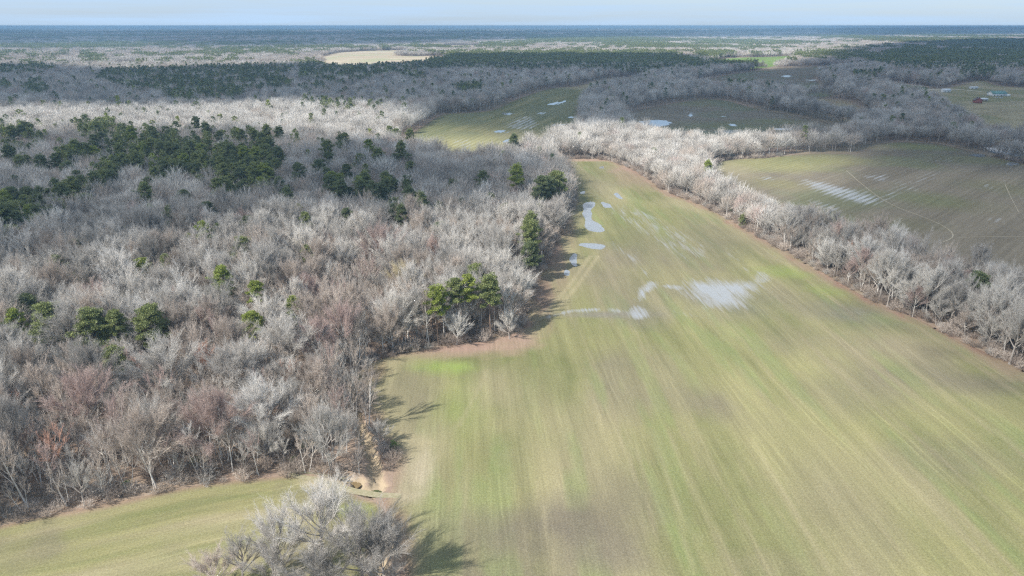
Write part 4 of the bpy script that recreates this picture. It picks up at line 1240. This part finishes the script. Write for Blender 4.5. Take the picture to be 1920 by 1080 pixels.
# ---- labels by look and place
LM = [('the creek gully', G(690, 850)), ('the leaf-strewn corner below the four tall pines', G(900, 650)), ('the long blue puddle', G(1100, 420)),
      ('the left field bank', G(300, 935)), ('the broad round pale tree', G(495, 800)), ('the lone round vivid pine', G(210, 690)), ('the round pines near the left border', G(80, 640)),
      ('the large whitish forking tree', G(225, 560)), ('the middle of the left wood', G(420, 520)), ('the red maple thicket', G(660, 600)),
      ('the wood edge by the small puddle', G(1010, 500)), ('the shaded pine group', G(760, 430)), ('the far left corner by the field', G(20, 930)),
      ('the clump at the top of the main field', G(1035, 380)), ('the dense pine belt', G(300, 330)), ('the top of the main field', G(1150, 300)),
      ('the brown-leaved beech of the right belt', G(1600, 530)), ('the large spreading tree on the far right', G(1870, 650)), ('the sunlit start of the right belt', G(1330, 390)),
      ('the track corner of the right field', G(1790, 460)), ('the ditch at the bottom', G(700, 1060)), ('the corner of the middle field', G(740, 280)), ('the left end of the pine belt', G(20, 440)),
      ('the crossing beside the left field', G(620, 960)), ('the upper left of the wood', G(100, 290)), ('the shadow border of the wood', G(900, 440)), ('the thin white birches', G(400, 870)),
      ('the right field corner', G(1340, 330)), ('the far side of the right belt', G(1650, 450)), ('the sunlit band of pale trees', G(350, 240)), ('the wet edge of the centre field', G(1230, 260)), ('the open bank near the left border', G(140, 960))]
LMX = np.array([p for _, p in LM])
LOOK = {'dome_a': 'broad round-crowned', 'dome_b': 'tall round-crowned', 'dome_c': 'low domed', 'oval_a': 'tall oval-crowned', 'oval_b': 'upright', 'slim_a': 'slender tall',
        'slim_b': 'thin leaning', 'limbed_a': 'thick-limbed spreading', 'limbed_b': 'open-limbed', 'young_a': 'bushy young', 'young_b': 'small many-stemmed', 'fan_a': 'fan-shaped',
        'pine_a': 'tall full-crowned', 'pine_b': 'mid-height rounded', 'pine_c': 'broad low-crowned', 'pine_d': 'slender high-crowned', 'cedar_a': 'small conical'}
TONE = {'pale': 'pale', 'grey': 'grey', 'warm': 'brownish', 'pink': 'pinkish', 'rust': 'rust-coloured', 'ochre': 'yellowish', 'white': 'whitish', 'dark': 'dark green', 'mid': 'olive green', 'bright': 'yellow-green'}
SIDE = ['right of', 'behind and right of', 'behind', 'behind and left of', 'left of', 'in front and left of', 'in front of', 'in front and right of']
used = {}
for t in sorted((t for t in INDIV if t[5] is None), key=lambda t: t[1]):
    x, y = t[0], t[1]
    dd = np.hypot(LMX[:, 0] - x, (LMX[:, 1] - y) * .8); order = np.argsort(dd)
    pine = t[2].startswith(('pine', 'cedar'))
    kind = 'pine' if pine else 'bare tree'
    best = None
    for j in order[:5]:
        lx, ly = LMX[j]
        sd_ = SIDE[int(round(math.atan2(y - ly, x - lx) / (math.pi / 4))) % 8]
        r_ = dd[j]
        how = 'just ' if r_ < 12 else ('' if r_ < 30 else ('some way ' if r_ < 60 else 'well '))
        lab = '%s %s %s %s%s %s' % (LOOK[t[2]], TONE[t[3]], kind, how, sd_, LM[j][0])
        if lab not in used and len(lab.split()) <= 16:
            best = lab; break
        if best is None and len(lab.split()) <= 16: best = lab
    if best in used:
        for hgt in ('taller', 'shorter', 'nearer the camera', 'farther off', 'wider', 'narrower'):
            lab2 = best.replace(' bare tree ', ' bare tree, %s, ' % hgt).replace(' pine ', ' pine, %s, ' % hgt)
            # the wording is only used where it holds against the tree that has the plain label
            o_ = used[best]
            ok = {'taller': t[4] > o_[4] * 1.03, 'shorter': t[4] < o_[4] * .97, 'nearer the camera': y < o_[1] - 2, 'farther off': y > o_[1] + 2, 'wider': False, 'narrower': False}[hgt]
            if ok and lab2 not in used and len(lab2.split()) <= 16: best = lab2; break
    used.setdefault(best, t)
    t[5] = best
same = {}
for t in INDIV: same.setdefault(t[5], []).append(t)
ORD = ['leftmost', 'second from left', 'third from left', 'fourth from left', 'fifth from left', 'sixth from left', 'seventh from left', 'eighth from left']
for lab, ts in same.items():
    if 1 < len(ts) <= 8:
        ts.sort(key=lambda t: proj(t[0], t[1], 8.0)[0])
        for k_, t in enumerate(ts):
            nm = 'rightmost' if k_ == len(ts) - 1 else ORD[k_]
            t[5] = lab.replace(' some way ', ' ').replace(' well ', ' ') + ', ' + nm
            if len(t[5].split()) > 16: t[5] = t[5].replace(' from left', '').replace(' the ', ' ')

same = {}
for t in INDIV: same.setdefault(t[5], []).append(t)
for lab, ts in same.items():
    if len(ts) > 1:
        ts.sort(key=lambda t: t[1])
        for k_, t in enumerate(ts):
            w_ = lab.split()
            extra = ['nearest', 'farthest'] if len(ts) == 2 else ['nearest', 'next', 'third', 'fourth', 'fifth', 'sixth', 'seventh', 'eighth', 'ninth', 'tenth'][:len(ts)]
            if k_ < len(extra): t[5] = ' '.join(w_[:15]) + ' (' + extra[k_] + ')'
def place_tree(t):
    x, y, sh, fam_, s, lab = t
    tm, cm = FAM[fam_]
    if sh.startswith('young') and fam_ == 'grey': tm = 'trunk_pale'
    if sh in ('dome_a', 'dome_b') and fam_ == 'pale': tm = 'trunk'
    mt, mcr = tree_meshes(sh, tm, cm)
    pine = sh.startswith(('pine', 'cedar'))
    root = bpy.data.objects.new('pine_tree' if pine else 'bare_tree', None)
    COL.objects.link(root)
    root.location = (x, y, float(ground_z(np.array([x]), np.array([y]))[0]))
    root.rotation_euler = (rg2.uniform(-.03, .03), rg2.uniform(-.03, .03), rg2.uniform(0, 6.283))
    w, h_ = s if isinstance(s, tuple) else (s * rg2.uniform(.92, 1.08), s)
    root.scale = (w, w, h_)
    root.empty_display_size = .5
    tag(root, lab, 'pine tree' if pine else 'bare tree', 'pines of the wood and belts' if pine else 'bare trees of the wood and belts')
    obj('trunk', mt, root); obj('crown', mcr, root)
for t in INDIV: place_tree(t)

# ---- the rest as masses
rest = ~chosen
near_b = [(s, f) for s in BARE_SHAPES for f in ('pale', 'grey', 'warm', 'pink', 'white', 'rust')]
near_p = [(s, f) for s in PINE_SHAPES for f in ('dark', 'mid', 'bright')]
def use_index(keys, S, Fm):
    d = {k: i for i, k in enumerate(keys)}
    return np.array([d[(a, b_)] for a, b_ in zip(S, Fm)], int)
# middle-distance versions (lighter)
mid_items = []; MIDF = ('pale', 'grey', 'warm', 'pink', 'white')
for fi, f in enumerate(MIDF):
    for q, (h, r) in enumerate(((17, 7.2), (16, 6.0), (18, 5.0))):
        g = far_bare(100 + q + fi * 3, h, r, 30, 9, .06)
        mid_items.append(g.mesh('mid_tree', (M[FAM[f][0]], M[FAM[f][1]])))
c_near = proto_collection('near_bare', [merged(s, f) for s, f in near_b])
c_mid = proto_collection('mid_bare', mid_items)
# one collection holds near and mid so that the wood is one object
c_wood = bpy.data.collections.new('wood_kinds')
for i, o in enumerate(list(c_near.objects)): o.name = 'w_%03d' % i; c_wood.objects.link(o)
nn_ = len(near_b)
for i, o in enumerate(list(c_mid.objects)): o.name = 'w_%03d' % (i + nn_); c_wood.objects.link(o)

rb = rest & ~TP
idx = use_index(near_b, TS[rb], TF[rb])
farm_ = TY[rb] > 330
mf = {f: i for i, f in enumerate(MIDF)}
midx = nn_ + np.array([mf.get(f, 0) for f in TF[rb]]) * 3 + rng.integers(0, 3, rb.sum())
idx = np.where(farm_, midx, idx)
# middle distance proper: 900 m to 1700 m
XF, YF = hexpts(-1500, 1500, 900, 1750, 8.6)
k = ~open_ground(XF, YF, 4.0)
XF, YF = XF[k], YF[k]
pF = rng.random(len(XF)) < pine_prob(XF, YF)
fF = pick_family(XF, YF, None)
XB, YB = np.concatenate([TX[rb], XF[~pF]]), np.concatenate([TY[rb], YF[~pF]])
IB = np.concatenate([idx, nn_ + np.array([mf.get(f, 0) for f in fF[~pF]]) * 3 + rng.integers(0, 3, (~pF).sum())])
SB = np.concatenate([TC[rb], rng.uniform(.75, 1.25, (~pF).sum())])
sv = np.stack([SB * rng.uniform(.92, 1.08, len(SB)), SB * rng.uniform(.92, 1.08, len(SB)), SB * rng.uniform(.9, 1.1, len(SB))], 1)
mass('woodland', np.stack([XB, YB, np.zeros(len(XB))], 1), IB, rng.uniform(0, 6.283, len(XB)), sv, c_wood)
print('wood instances', len(XB))

# pines
pitems = [merged(s, f) for s, f in near_p]
npn = len(near_p)
for f in ('dark', 'mid', 'bright'):
    for q in range(3):
        g = Geo()
        pine_tree(200 + q, (21, 19, 22)[q], (4.2, 4.0, 3.6)[q], (.45, .4, .5)[q], 12, 16, 1.0, 2, T=g, Cw=g, mi=(0, 1), far=True)
        pitems.append(g.mesh('mid_pine', (M['trunk_pine'], M[FAM[f][1]])))
c_pine = proto_collection('pine_kinds', pitems)
rp = rest & TP
pf_i = {'dark': 0, 'mid': 1, 'bright': 2}
i1 = use_index(near_p, TS[rp], TF[rp])
i1 = np.where(TY[rp] > 420, npn + np.array([pf_i[f] for f in TF[rp]]) * 3 + rng.integers(0, 3, rp.sum()), i1)
XP, YP = XF[pF], YF[pF]
ff = rng.choice(3, len(XP), p=[.6, .36, .04])
i2 = npn + ff * 3 + rng.integers(0, 3, len(XP))
XPs, YPs = np.concatenate([TX[rp], XP]), np.concatenate([TY[rp], YP])
SP = np.concatenate([TC[rp], rng.uniform(.8, 1.1, len(XP))])
if len(XPs):
    mass('pine_forest', np.stack([XPs, YPs, np.zeros(len(XPs))], 1), np.concatenate([i1, i2]), rng.uniform(0, 6.283, len(XPs)),
         np.stack([SP * rng.uniform(.92, 1.12, len(SP)), SP * rng.uniform(.92, 1.12, len(SP)), SP], 1), c_pine)
print('pine instances', len(XPs))

# ---- distant wood: clumps
def clump(seed, n, R0, kinds):
    rg = np.random.default_rng(seed)
    g = Geo()
    for i in range(n):
        a, r = i * 2.399, R0 * math.sqrt((i + .5) / n)
        off = (math.cos(a) * r + rg.normal() * 1.2, math.sin(a) * r + rg.normal() * 1.2)
        kd = kinds[int(rg.integers(0, len(kinds)))]
        if kd == 'p':
            pine_tree(seed * 50 + i, rg.uniform(17, 22), rg.uniform(3.6, 4.8), .3, 7, 9, 1.7, 2, off=off, T=g, Cw=g, mi=(0, 3), far=True)
        else:
            far_bare(seed * 50 + i, rg.uniform(13, 18), rg.uniform(4.5, 6.5), 14, 5, .17, .25, off, g, (0, 1 if kd == 'b' else 2))
    return g
cl_items = []
for s in range(3): cl_items.append(clump(300 + s, 16, 17, 'bbc').mesh('clump', (M['trunk'], M['tw_pale'], M['tw_grey'], M['nd_dark'])))
for s in range(3): cl_items.append(clump(310 + s, 18, 17, 'ccb').mesh('clump', (M['trunk'], M['tw_grey'], M['tw_warm'], M['nd_dark'])))
for s in range(3): cl_items.append(clump(320 + s, 20, 17, 'pppcpb').mesh('clump', (M['trunk_pine'], M['tw_grey'], M['tw_grey'], M['nd_mid'])))
c_cl = proto_collection('clump_kinds', cl_items)
PX_, PY_, PI_, PS_ = [], [], [], []
for y0, y1, s, sc_ in ((1700, 3600, 26, 1.0), (3600, 7500, 38, 1.4), (7500, 16000, 66, 2.3), (16000, 40000, 150, 5.0)):
    x, y = hexpts(-y1 * .8, y1 * .8, y0, y1, s, .35)
    m_ = np.abs(x) < y * .79 + 40
    x, y = x[m_], y[m_]
    # small openings between woods far away
    gap = (fbm(x / 420 + 7, y / 900 + 2, 3) > .70) & (y > 3000)
    k = ~open_ground(x, y, 10.0 * sc_) & ~gap
    x, y = x[k], y[k]
    pr = pine_prob(x, y)
    u = rng.random(len(x))
    t_ = np.where(u < pr, 6, np.where(rng.random(len(x)) < np.clip((fbm(x / 300, y / 500, 3) - .3) * 2.2, .1, .9), 0, 3))
    PX_.append(x); PY_.append(y); PI_.append(t_ + rng.integers(0, 3, len(x)))
    zz = rng.uniform(.85, 1.15, len(x)) * (1 if sc_ < 4 else 1.3)
    PS_.append(np.stack([np.full(len(x), sc_), np.full(len(x), sc_), zz], 1))
PX_, PY_, PI_ = map(np.concatenate, (PX_, PY_, PI_)); PS_ = np.concatenate(PS_)
def hill(X, Y):
    # low ridge on the right of the horizon
    r = np.exp(-((Y - 15500) / 3000) ** 2) * np.clip((X - 1500) / 9000, 0, 1)
    return 42 * r * (.8 + .4 * fbm(X / 3000, Y / 3000, 3))
mass('distant_woodland', np.stack([PX_, PY_, hill(PX_, PY_) - .5 * (PY_ > 9000)], 1), PI_, rng.uniform(0, 6.283, len(PX_)), PS_, c_cl)
print('clumps', len(PX_))
HX, HY, HF = grid_cells(1000, 22000, 9500, 22000, 250)
HZ = hill(HX, HY) - .6
tag(obj('hills', mesh_from('hills', np.stack([HX, HY, HZ], 1), HF, (bpy.data.materials['forest_floor'],), smooth=True)), kind='structure')

# ---- undergrowth
sg = [shrub(400 + i, 2.2 + .5 * i, 1.6 + .3 * i) for i in range(4)]
c_sh = proto_collection('brush_kinds', [g.mesh('brush', (M[mm],)) for mm in ('tw_brush', 'tw_warm', 'tw_grey') for g in sg])
X, Y = hexpts(-330, 400, 92, 560, 2.7)
k = ~open_ground(X, Y, -.8) & ~(inside(X, Y, GAP) & (rng.random(len(X)) < .8)) & ~((Y < 125) & (X > -70) & (X < -8) & (rng.random(len(X)) < .7))
X, Y = X[k], Y[k]
sdm = np.full(len(X), -1e9)
for kf in ('main', 'left', 'right'): sdm = np.maximum(sdm, sdist(X, Y, POLY[kf]))
pk = inside(X, Y, PINK_POLY)
cd = np.minimum(path_dist(X, Y, CREEK), path_dist(X, Y, CREEK2))
pr = np.where((sdm > -7) | (X > 20), .85, np.where(pk, .45, .18)) * np.where(cd < 1.6, .0, 1) * np.where(((X - G(690,915)[0]) ** 2 + (Y - G(690,915)[1]) ** 2) < 60, 0, 1)
pr = np.where((Y < 135) & (cd < 7) & (X > G(640, 905)[0] - 1), pr * .12, pr)
k = rng.random(len(X)) < pr
X, Y = X[k], Y[k]
ii = rng.choice(12, len(X), p=np.array([3, 3, 3, 2, 2, 2, 1.5, 1, .6, .6, .4, .4]) / 19.5)
ss = rng.uniform(.55, 1.15, len(X))
mass('undergrowth', np.stack([X, Y, ground_z(X, Y)], 1), ii, rng.uniform(0, 6.28, len(X)), np.stack([ss, ss, ss], 1), c_sh)
print('brush', len(X))
# evergreen vines and seedlings that show green at the foot of the wood
def leafy(seed, H, Rc):
    rg = np.random.default_rng(seed)
    n = 26
    c = rg.normal(size=(n, 3)) * np.array([Rc * .4, Rc * .4, H * .22]) + np.array([0, 0, H * .5])
    g = Geo()
    par = (np.zeros((n, 3)), c * .5, c)
    g.add(tubes(*curve(par, 3, .03, .01), 3, rg), 0)
    g.add(needles(c, np.full((n, 1), .5), 26, .28, rg), 1)
    return g
leafs = [leafy(500 + i, 2.5 + i, 1.4) .mesh('vine_leaves', (M['trunk'], M['leaf_green'])) for i in range(3)]
for j, (px, py, s, lab) in enumerate(((365,862,.9,'green ivy clump at the foot of the thin white birch'), (572,836,1.1,'bright green ivy clump near the creek end of the wood'),
                       (238,905,.7,'green bush in the brush of the left field bank'), (548,858,.7,'dark green bush right of the broad round pale tree'),
                       (772,650,.55,'small round green bush on the leaf-strewn corner'), (560,800,.8,'green vines climbing in the thin birches'),
                       (738,832,.9,'low olive shrub on the gully rim beside the field'), (1660,520,.8,'green vine clump in the right belt'), (1370,395,.8,'dark green shrub under the sunlit sycamore'),
                       (100,705,1.1,'olive evergreen shrub under the trees near the left border'))):
    x, y = G(px, py, 1.5)
    o = obj('evergreen_shrub', leafs[j % 3]); o.location = (x, y, 0); o.scale = (s, s, s); o.rotation_euler = (0, 0, j * 1.3)
    tag(o, lab, 'shrub', 'green shrubs at the foot of the trees')

# ------------------------------------------------------------------ farm buildings
def flat_mat(name, col, rough=.7, var=.15):
    m, n, l, b = new_mat(name)
    geo = n.new('ShaderNodeNewGeometry')
    l.new(mixc(n, l, noise(n, l, geo.outputs['Position'], .6, 4), tuple(c * (1 - var) for c in col) + (1,), tuple(min(1, c * (1 + var)) for c in col) + (1,)), b.inputs['Base Color'])
    b.inputs['Roughness'].default_value = rough
    return m
MB = {'green': flat_mat('roof_green', (.13, .26, .24), .5), 'white': flat_mat('siding_white', (.72, .72, .70)), 'red': flat_mat('barn_red', (.28, .095, .075)),
      'grey': flat_mat('roof_metal', (.55, .58, .60), .4), 'dark': flat_mat('window_dark', (.03, .035, .045), .2), 'tan': flat_mat('siding_tan', (.42, .36, .28)), 'brown': flat_mat('roof_brown', (.14, .11, .10))}
def box(x0, x1, y0, y1, z0, z1):
    V = np.array([(x, y, z) for z in (z0, z1) for y in (y0, y1) for x in (x0, x1)], float)
    F = np.array([(0, 1, 3, 2), (4, 6, 7, 5), (0, 4, 5, 1), (2, 3, 7, 6), (0, 2, 6, 4), (1, 5, 7, 3)])
    return V, F[:, ::-1].copy()
def building(px, py, w, dpt, h, wall, roof, ang, name, label, cat, rise=.35, lean_to=False, group='farm buildings'):
    x, y = G(px, py)
    root = bpy.data.objects.new(name, None); COL.objects.link(root)
    root.location = (x, y, 0); root.rotation_euler = (0, 0, ang)
    tag(root, label, cat, group)
    g = Geo(); g.add(box(-w / 2, w / 2, -dpt / 2, dpt / 2, -.2, h))
    rz = h + dpt / 2 * rise
    for s in (-1, 1):      # gable ends under the roof
        xx = s * (w / 2)
        g.add((np.array([(xx, -dpt / 2, h), (xx, dpt / 2, h), (xx, 0, rz), (xx - s * .15, -dpt / 2, h), (xx - s * .15, dpt / 2, h), (xx - s * .15, 0, rz)]), np.array([(0, 1, 2), (3, 5, 4)])))
    obj('wall', g.mesh('walls', (MB[wall],)), root)
    g = Geo(); e = .6
    for s in (-1, 1):
        y0, z0 = s * (dpt / 2 + e), h - e * rise
        V = np.array([(-w / 2 - e, 0, rz + .02), (w / 2 + e, 0, rz + .02), (w / 2 + e, y0, z0), (-w / 2 - e, y0, z0)])
        V = np.concatenate([V, V + np.array([0, 0, .22])])
        g.add((V, np.array([(0, 1, 2, 3), (4, 7, 6, 5), (0, 4, 5, 1), (1, 5, 6, 2), (2, 6, 7, 3), (3, 7, 4, 0)])))
    obj('roof', g.mesh('roof', (MB[roof],)), root)
    nw = max(2, int(w / 5))
    for k_ in range(nw):
        xx = -w / 2 + (k_ + .5) * w / nw
        g = Geo()
        if k_ == nw // 2:
            g.add(box(xx - .7, xx + .7, -dpt / 2 - .06, -dpt / 2 + .02, 0, 2.3)); nm = 'door'
        else:
            g.add(box(xx - .6, xx + .6, -dpt / 2 - .05, -dpt / 2 + .02, 1.1, 2.3)); nm = 'window'
        obj(nm, g.mesh(nm, (MB['dark' if nm == 'window' else 'brown'],)), root)
    if lean_to:
        g = Geo(); g.add(box(w / 2 + .62, w / 2 + 6, -dpt / 2, dpt / 2 - 1, -.2, h * .7)); obj('lean_to', g.mesh('lean_to', (MB['white'],)), root)
    return root
building(1868,180,22,13,4.2,'white','green',.05,'barn','long barn with a green metal roof in the farm field on the right','barn',.55,True)
building(1832,193,9,9,4.0,'red','brown',1.3,'barn','small red barn below the green-roofed barn','barn',.8)
building(1842,190,11,7,3.2,'tan','grey',.1,'shed','shed with a pale metal roof attached behind the red barn','shed',.4)
building(1772,173,13,8,3.4,'white','grey',.1,'farmhouse','white farmhouse with a pale roof beside the gravel loop','house',.6)
building(1824,167,12,7,3.0,'white','grey',.0,'mobile_home','long low white home at the end of the farm track','house',.3)
building(1856,177,7,5,3.0,'tan','grey',.0,'shed','low grey shed left of the green-roofed barn','shed',.3)
building(330,101,40,14,5,'white','grey',.0,'farm_building','white long building in the far pale wood on the left','building',.3)
building(247,121,46,14,5,'white','grey',.0,'farm_building','low white building by a clearing in the left distance','building',.3)
building(548,108,30,12,5,'white','grey',.0,'farm_building','white house near the far tan field','building',.4)
building(1132,105,26,12,5,'white','brown',.0,'farm_building','pale house at the dark pine ridge in the far centre','building',.4)
building(1255,126,24,12,5,'tan','brown',.0,'farm_building','tan house among pines in the far centre','building',.4)
for px, py, w in ((1868.5,184,4.6),(1877,184,4.4)):
    x, y = G(px, py)
    root = bpy.data.objects.new('parked_car', None); COL.objects.link(root); root.location = (x, y, 0); root.rotation_euler = (0, 0, .2)
    tag(root, 'white vehicle parked in front of the green-roofed barn' if px < 1870 else 'white vehicle parked at the right end of the green-roofed barn', 'car', 'vehicles at the barn')
    g = Geo(); g.add(box(-w / 2, w / 2, -.9, .9, .35, .95)); obj('body', g.mesh('car_body', (MB['white'],)), root)
    g = Geo(); g.add((np.array([(-1.4, -.85, .95), (1.2, -.85, .95), (1.2, .85, .95), (-1.4, .85, .95), (-.9, -.7, 1.5), (.8, -.7, 1.5), (.8, .7, 1.5), (-.9, .7, 1.5)]),
                      np.array([(4, 5, 6, 7), (0, 1, 5, 4), (1, 2, 6, 5), (2, 3, 7, 6), (3, 0, 4, 7)]))); obj('cabin', g.mesh('car_cabin', (MB['dark'],)), root)
    for sx in (-1, 1):
        for sy in (-1, 1):
            g = Geo(); rgx = np.random.default_rng(1)
            g.add(tubes(np.array([[[sx * w * .3, sy * .92, .35], [sx * w * .3, sy * .7, .35]]]), np.array([[.34, .34]]), 10, rgx)); obj('wheel', g.mesh('wheel', (MB['dark'],)), root)

# ------------------------------------------------------------------ clouds: above and behind the camera, they shade parts of the land
m = bpy.data.materials.new('cloud'); m.use_nodes = True
n, l = m.node_tree.nodes, m.node_tree.links; n.clear()
out = n.new('ShaderNodeOutputMaterial'); tr = n.new('ShaderNodeBsdfTransparent'); df = n.new('ShaderNodeBsdfDiffuse'); tl = n.new('ShaderNodeBsdfTranslucent')
df.inputs['Color'].default_value = (.85, .86, .88, 1); tl.inputs['Color'].default_value = (.75, .77, .8, 1)
m1 = n.new('ShaderNodeMixShader'); m1.inputs[0].default_value = .5; l.new(df.outputs[0], m1.inputs[1]); l.new(tl.outputs[0], m1.inputs[2])
at = n.new('ShaderNodeAttribute'); at.attribute_name = 'dense'
mx = n.new('ShaderNodeMixShader'); l.new(at.outputs['Color'], mx.inputs[0]); l.new(tr.outputs[0], mx.inputs[1]); l.new(m1.outputs[0], mx.inputs[2]); l.new(mx.outputs[0], out.inputs['Surface'])
MCL = m
CLOUD_Z = 1500.0
def cloud(px_pts, opac, soft, label, z=14.0, raw=None, cz=CLOUD_Z):
    P = chaikin(GP(px_pts, z) if raw is None else np.array(raw, float), 2)
    x0, y0 = P.min(0) - soft; x1, y1 = P.max(0) + soft
    n_ = 130
    xs, ys = np.linspace(x0, x1, n_), np.linspace(y0, y1, n_)
    X, Y = np.meshgrid(xs, ys); X, Y = X.ravel(), Y.ravel()
    i = np.arange(n_ * n_).reshape(n_, n_)
    F = np.stack([i[:-1, :-1], i[:-1, 1:], i[1:, 1:], i[1:, :-1]], -1).reshape(-1, 4)
    w = sdist(X, Y, P)
    nz = fbm(X / (soft * 1.6) + 3, Y / (soft * 1.6) + 8, 5, .6)
    d = np.clip(w / soft * .9 + .5 + (nz - .5) * 2.2, 0, 1)
    d = d * d * (3 - 2 * d)
    keep = d[F].max(1) > .01
    F = F[keep]
    F, X, Y, d = compact(F, X, Y, d)
    k = (cz - z) / -SDIR.z
    th = min(260, soft * .8 + 40)
    CX, CY = X - SDIR.x * k, Y - SDIR.y * k
    zt = cz + th * d * (.5 + fbm(X / (soft * .5 + 20), Y / (soft * .5 + 20), 3)); zb = cz - .12 * th * d
    V = np.concatenate([np.stack([CX, CY, zb], 1), np.stack([CX, CY, zt], 1)])
    F = np.concatenate([F[:, ::-1], F + len(X)])
    me = mesh_from('cloud', V, F, (MCL,), smooth=True)
    a = me.color_attributes.new('dense', 'FLOAT_COLOR', 'POINT')
    q = (1 - np.sqrt(1 - opac * np.minimum(d, .999))).astype(np.float32)
    q = np.concatenate([q, q])
    a.data.foreach_set('color', np.stack([q, q, q, np.ones_like(q)], 1).ravel())
    o = obj('cloud', me); tag(o, kind='structure')
    return o
cloud([(-500,262),(0,262),(200,250),(400,256),(560,268),(640,290),(620,330),(560,370),(480,400),(430,440),(300,450),(150,480),(0,500),(-500,560)], .70, 30, '')
cloud([(540,275),(640,268),(760,285),(880,292),(950,305),(945,340),(915,375),(860,400),(790,420),(700,405),(640,395),(570,350),(540,310)], .9, 14, '')
cloud([(-900,126),(0,121),(200,132),(400,126),(600,120),(700,112),(900,101),(1100,103),(1300,100),(1330,122),(1500,119),(1560,97),(1620,84),(1750,76),(1920,73),(2600,70),
       (2700,330),(2000,290),(1620,278),(1520,262),(1420,250),(1300,240),(1180,232),(1100,238),(1040,236),(960,226),(900,225),(820,215),(780,205),(700,192),(560,186),(430,190),(400,200),(200,198),(0,196),(-900,200)], .955, 45, '')
cloud([(1640,262),(1580,280),(1530,310),(1470,350),(1440,390),(1480,440),(1600,510),(1700,560),(1800,600),(1880,640),(2100,760),(2600,560),(2500,280)], .62, 22, '')
cloud([(-1200,58.5),(0,58),(300,58.6),(600,59),(1000,58),(1300,57),(1920,54.5),(3200,54),(3200,61),(1900,63),(1700,66),(1500,69),(1200,68),(1060,71),(840,77),(640,86),(500,90),(300,86),(200,79),(0,84),(-1200,88)], .93, 520, '', cz=1900)
cloud([(860,300),(1000,297),(1040,305),(1000,325),(900,312)], .3, 12, '')

# ------------------------------------------------------------------ the air
HZ_D = 1.2e-4
m = bpy.data.materials.new('haze_air'); m.use_nodes = True
n, l = m.node_tree.nodes, m.node_tree.links; n.clear()
out = n.new('ShaderNodeOutputMaterial'); pv = n.new('ShaderNodeVolumePrincipled')
pv.inputs['Color'].default_value = (.42, .70, 1.0, 1)
pv.inputs['Density'].default_value = HZ_D
pv.inputs['Anisotropy'].default_value = .0
l.new(pv.outputs[0], out.inputs['Volume'])
V, F = box(-90000, 90000, -5000, 125000, -4, 101.5)
hz = obj('haze', mesh_from('haze', V, F, (m,)))
tag(hz, kind='stuff')
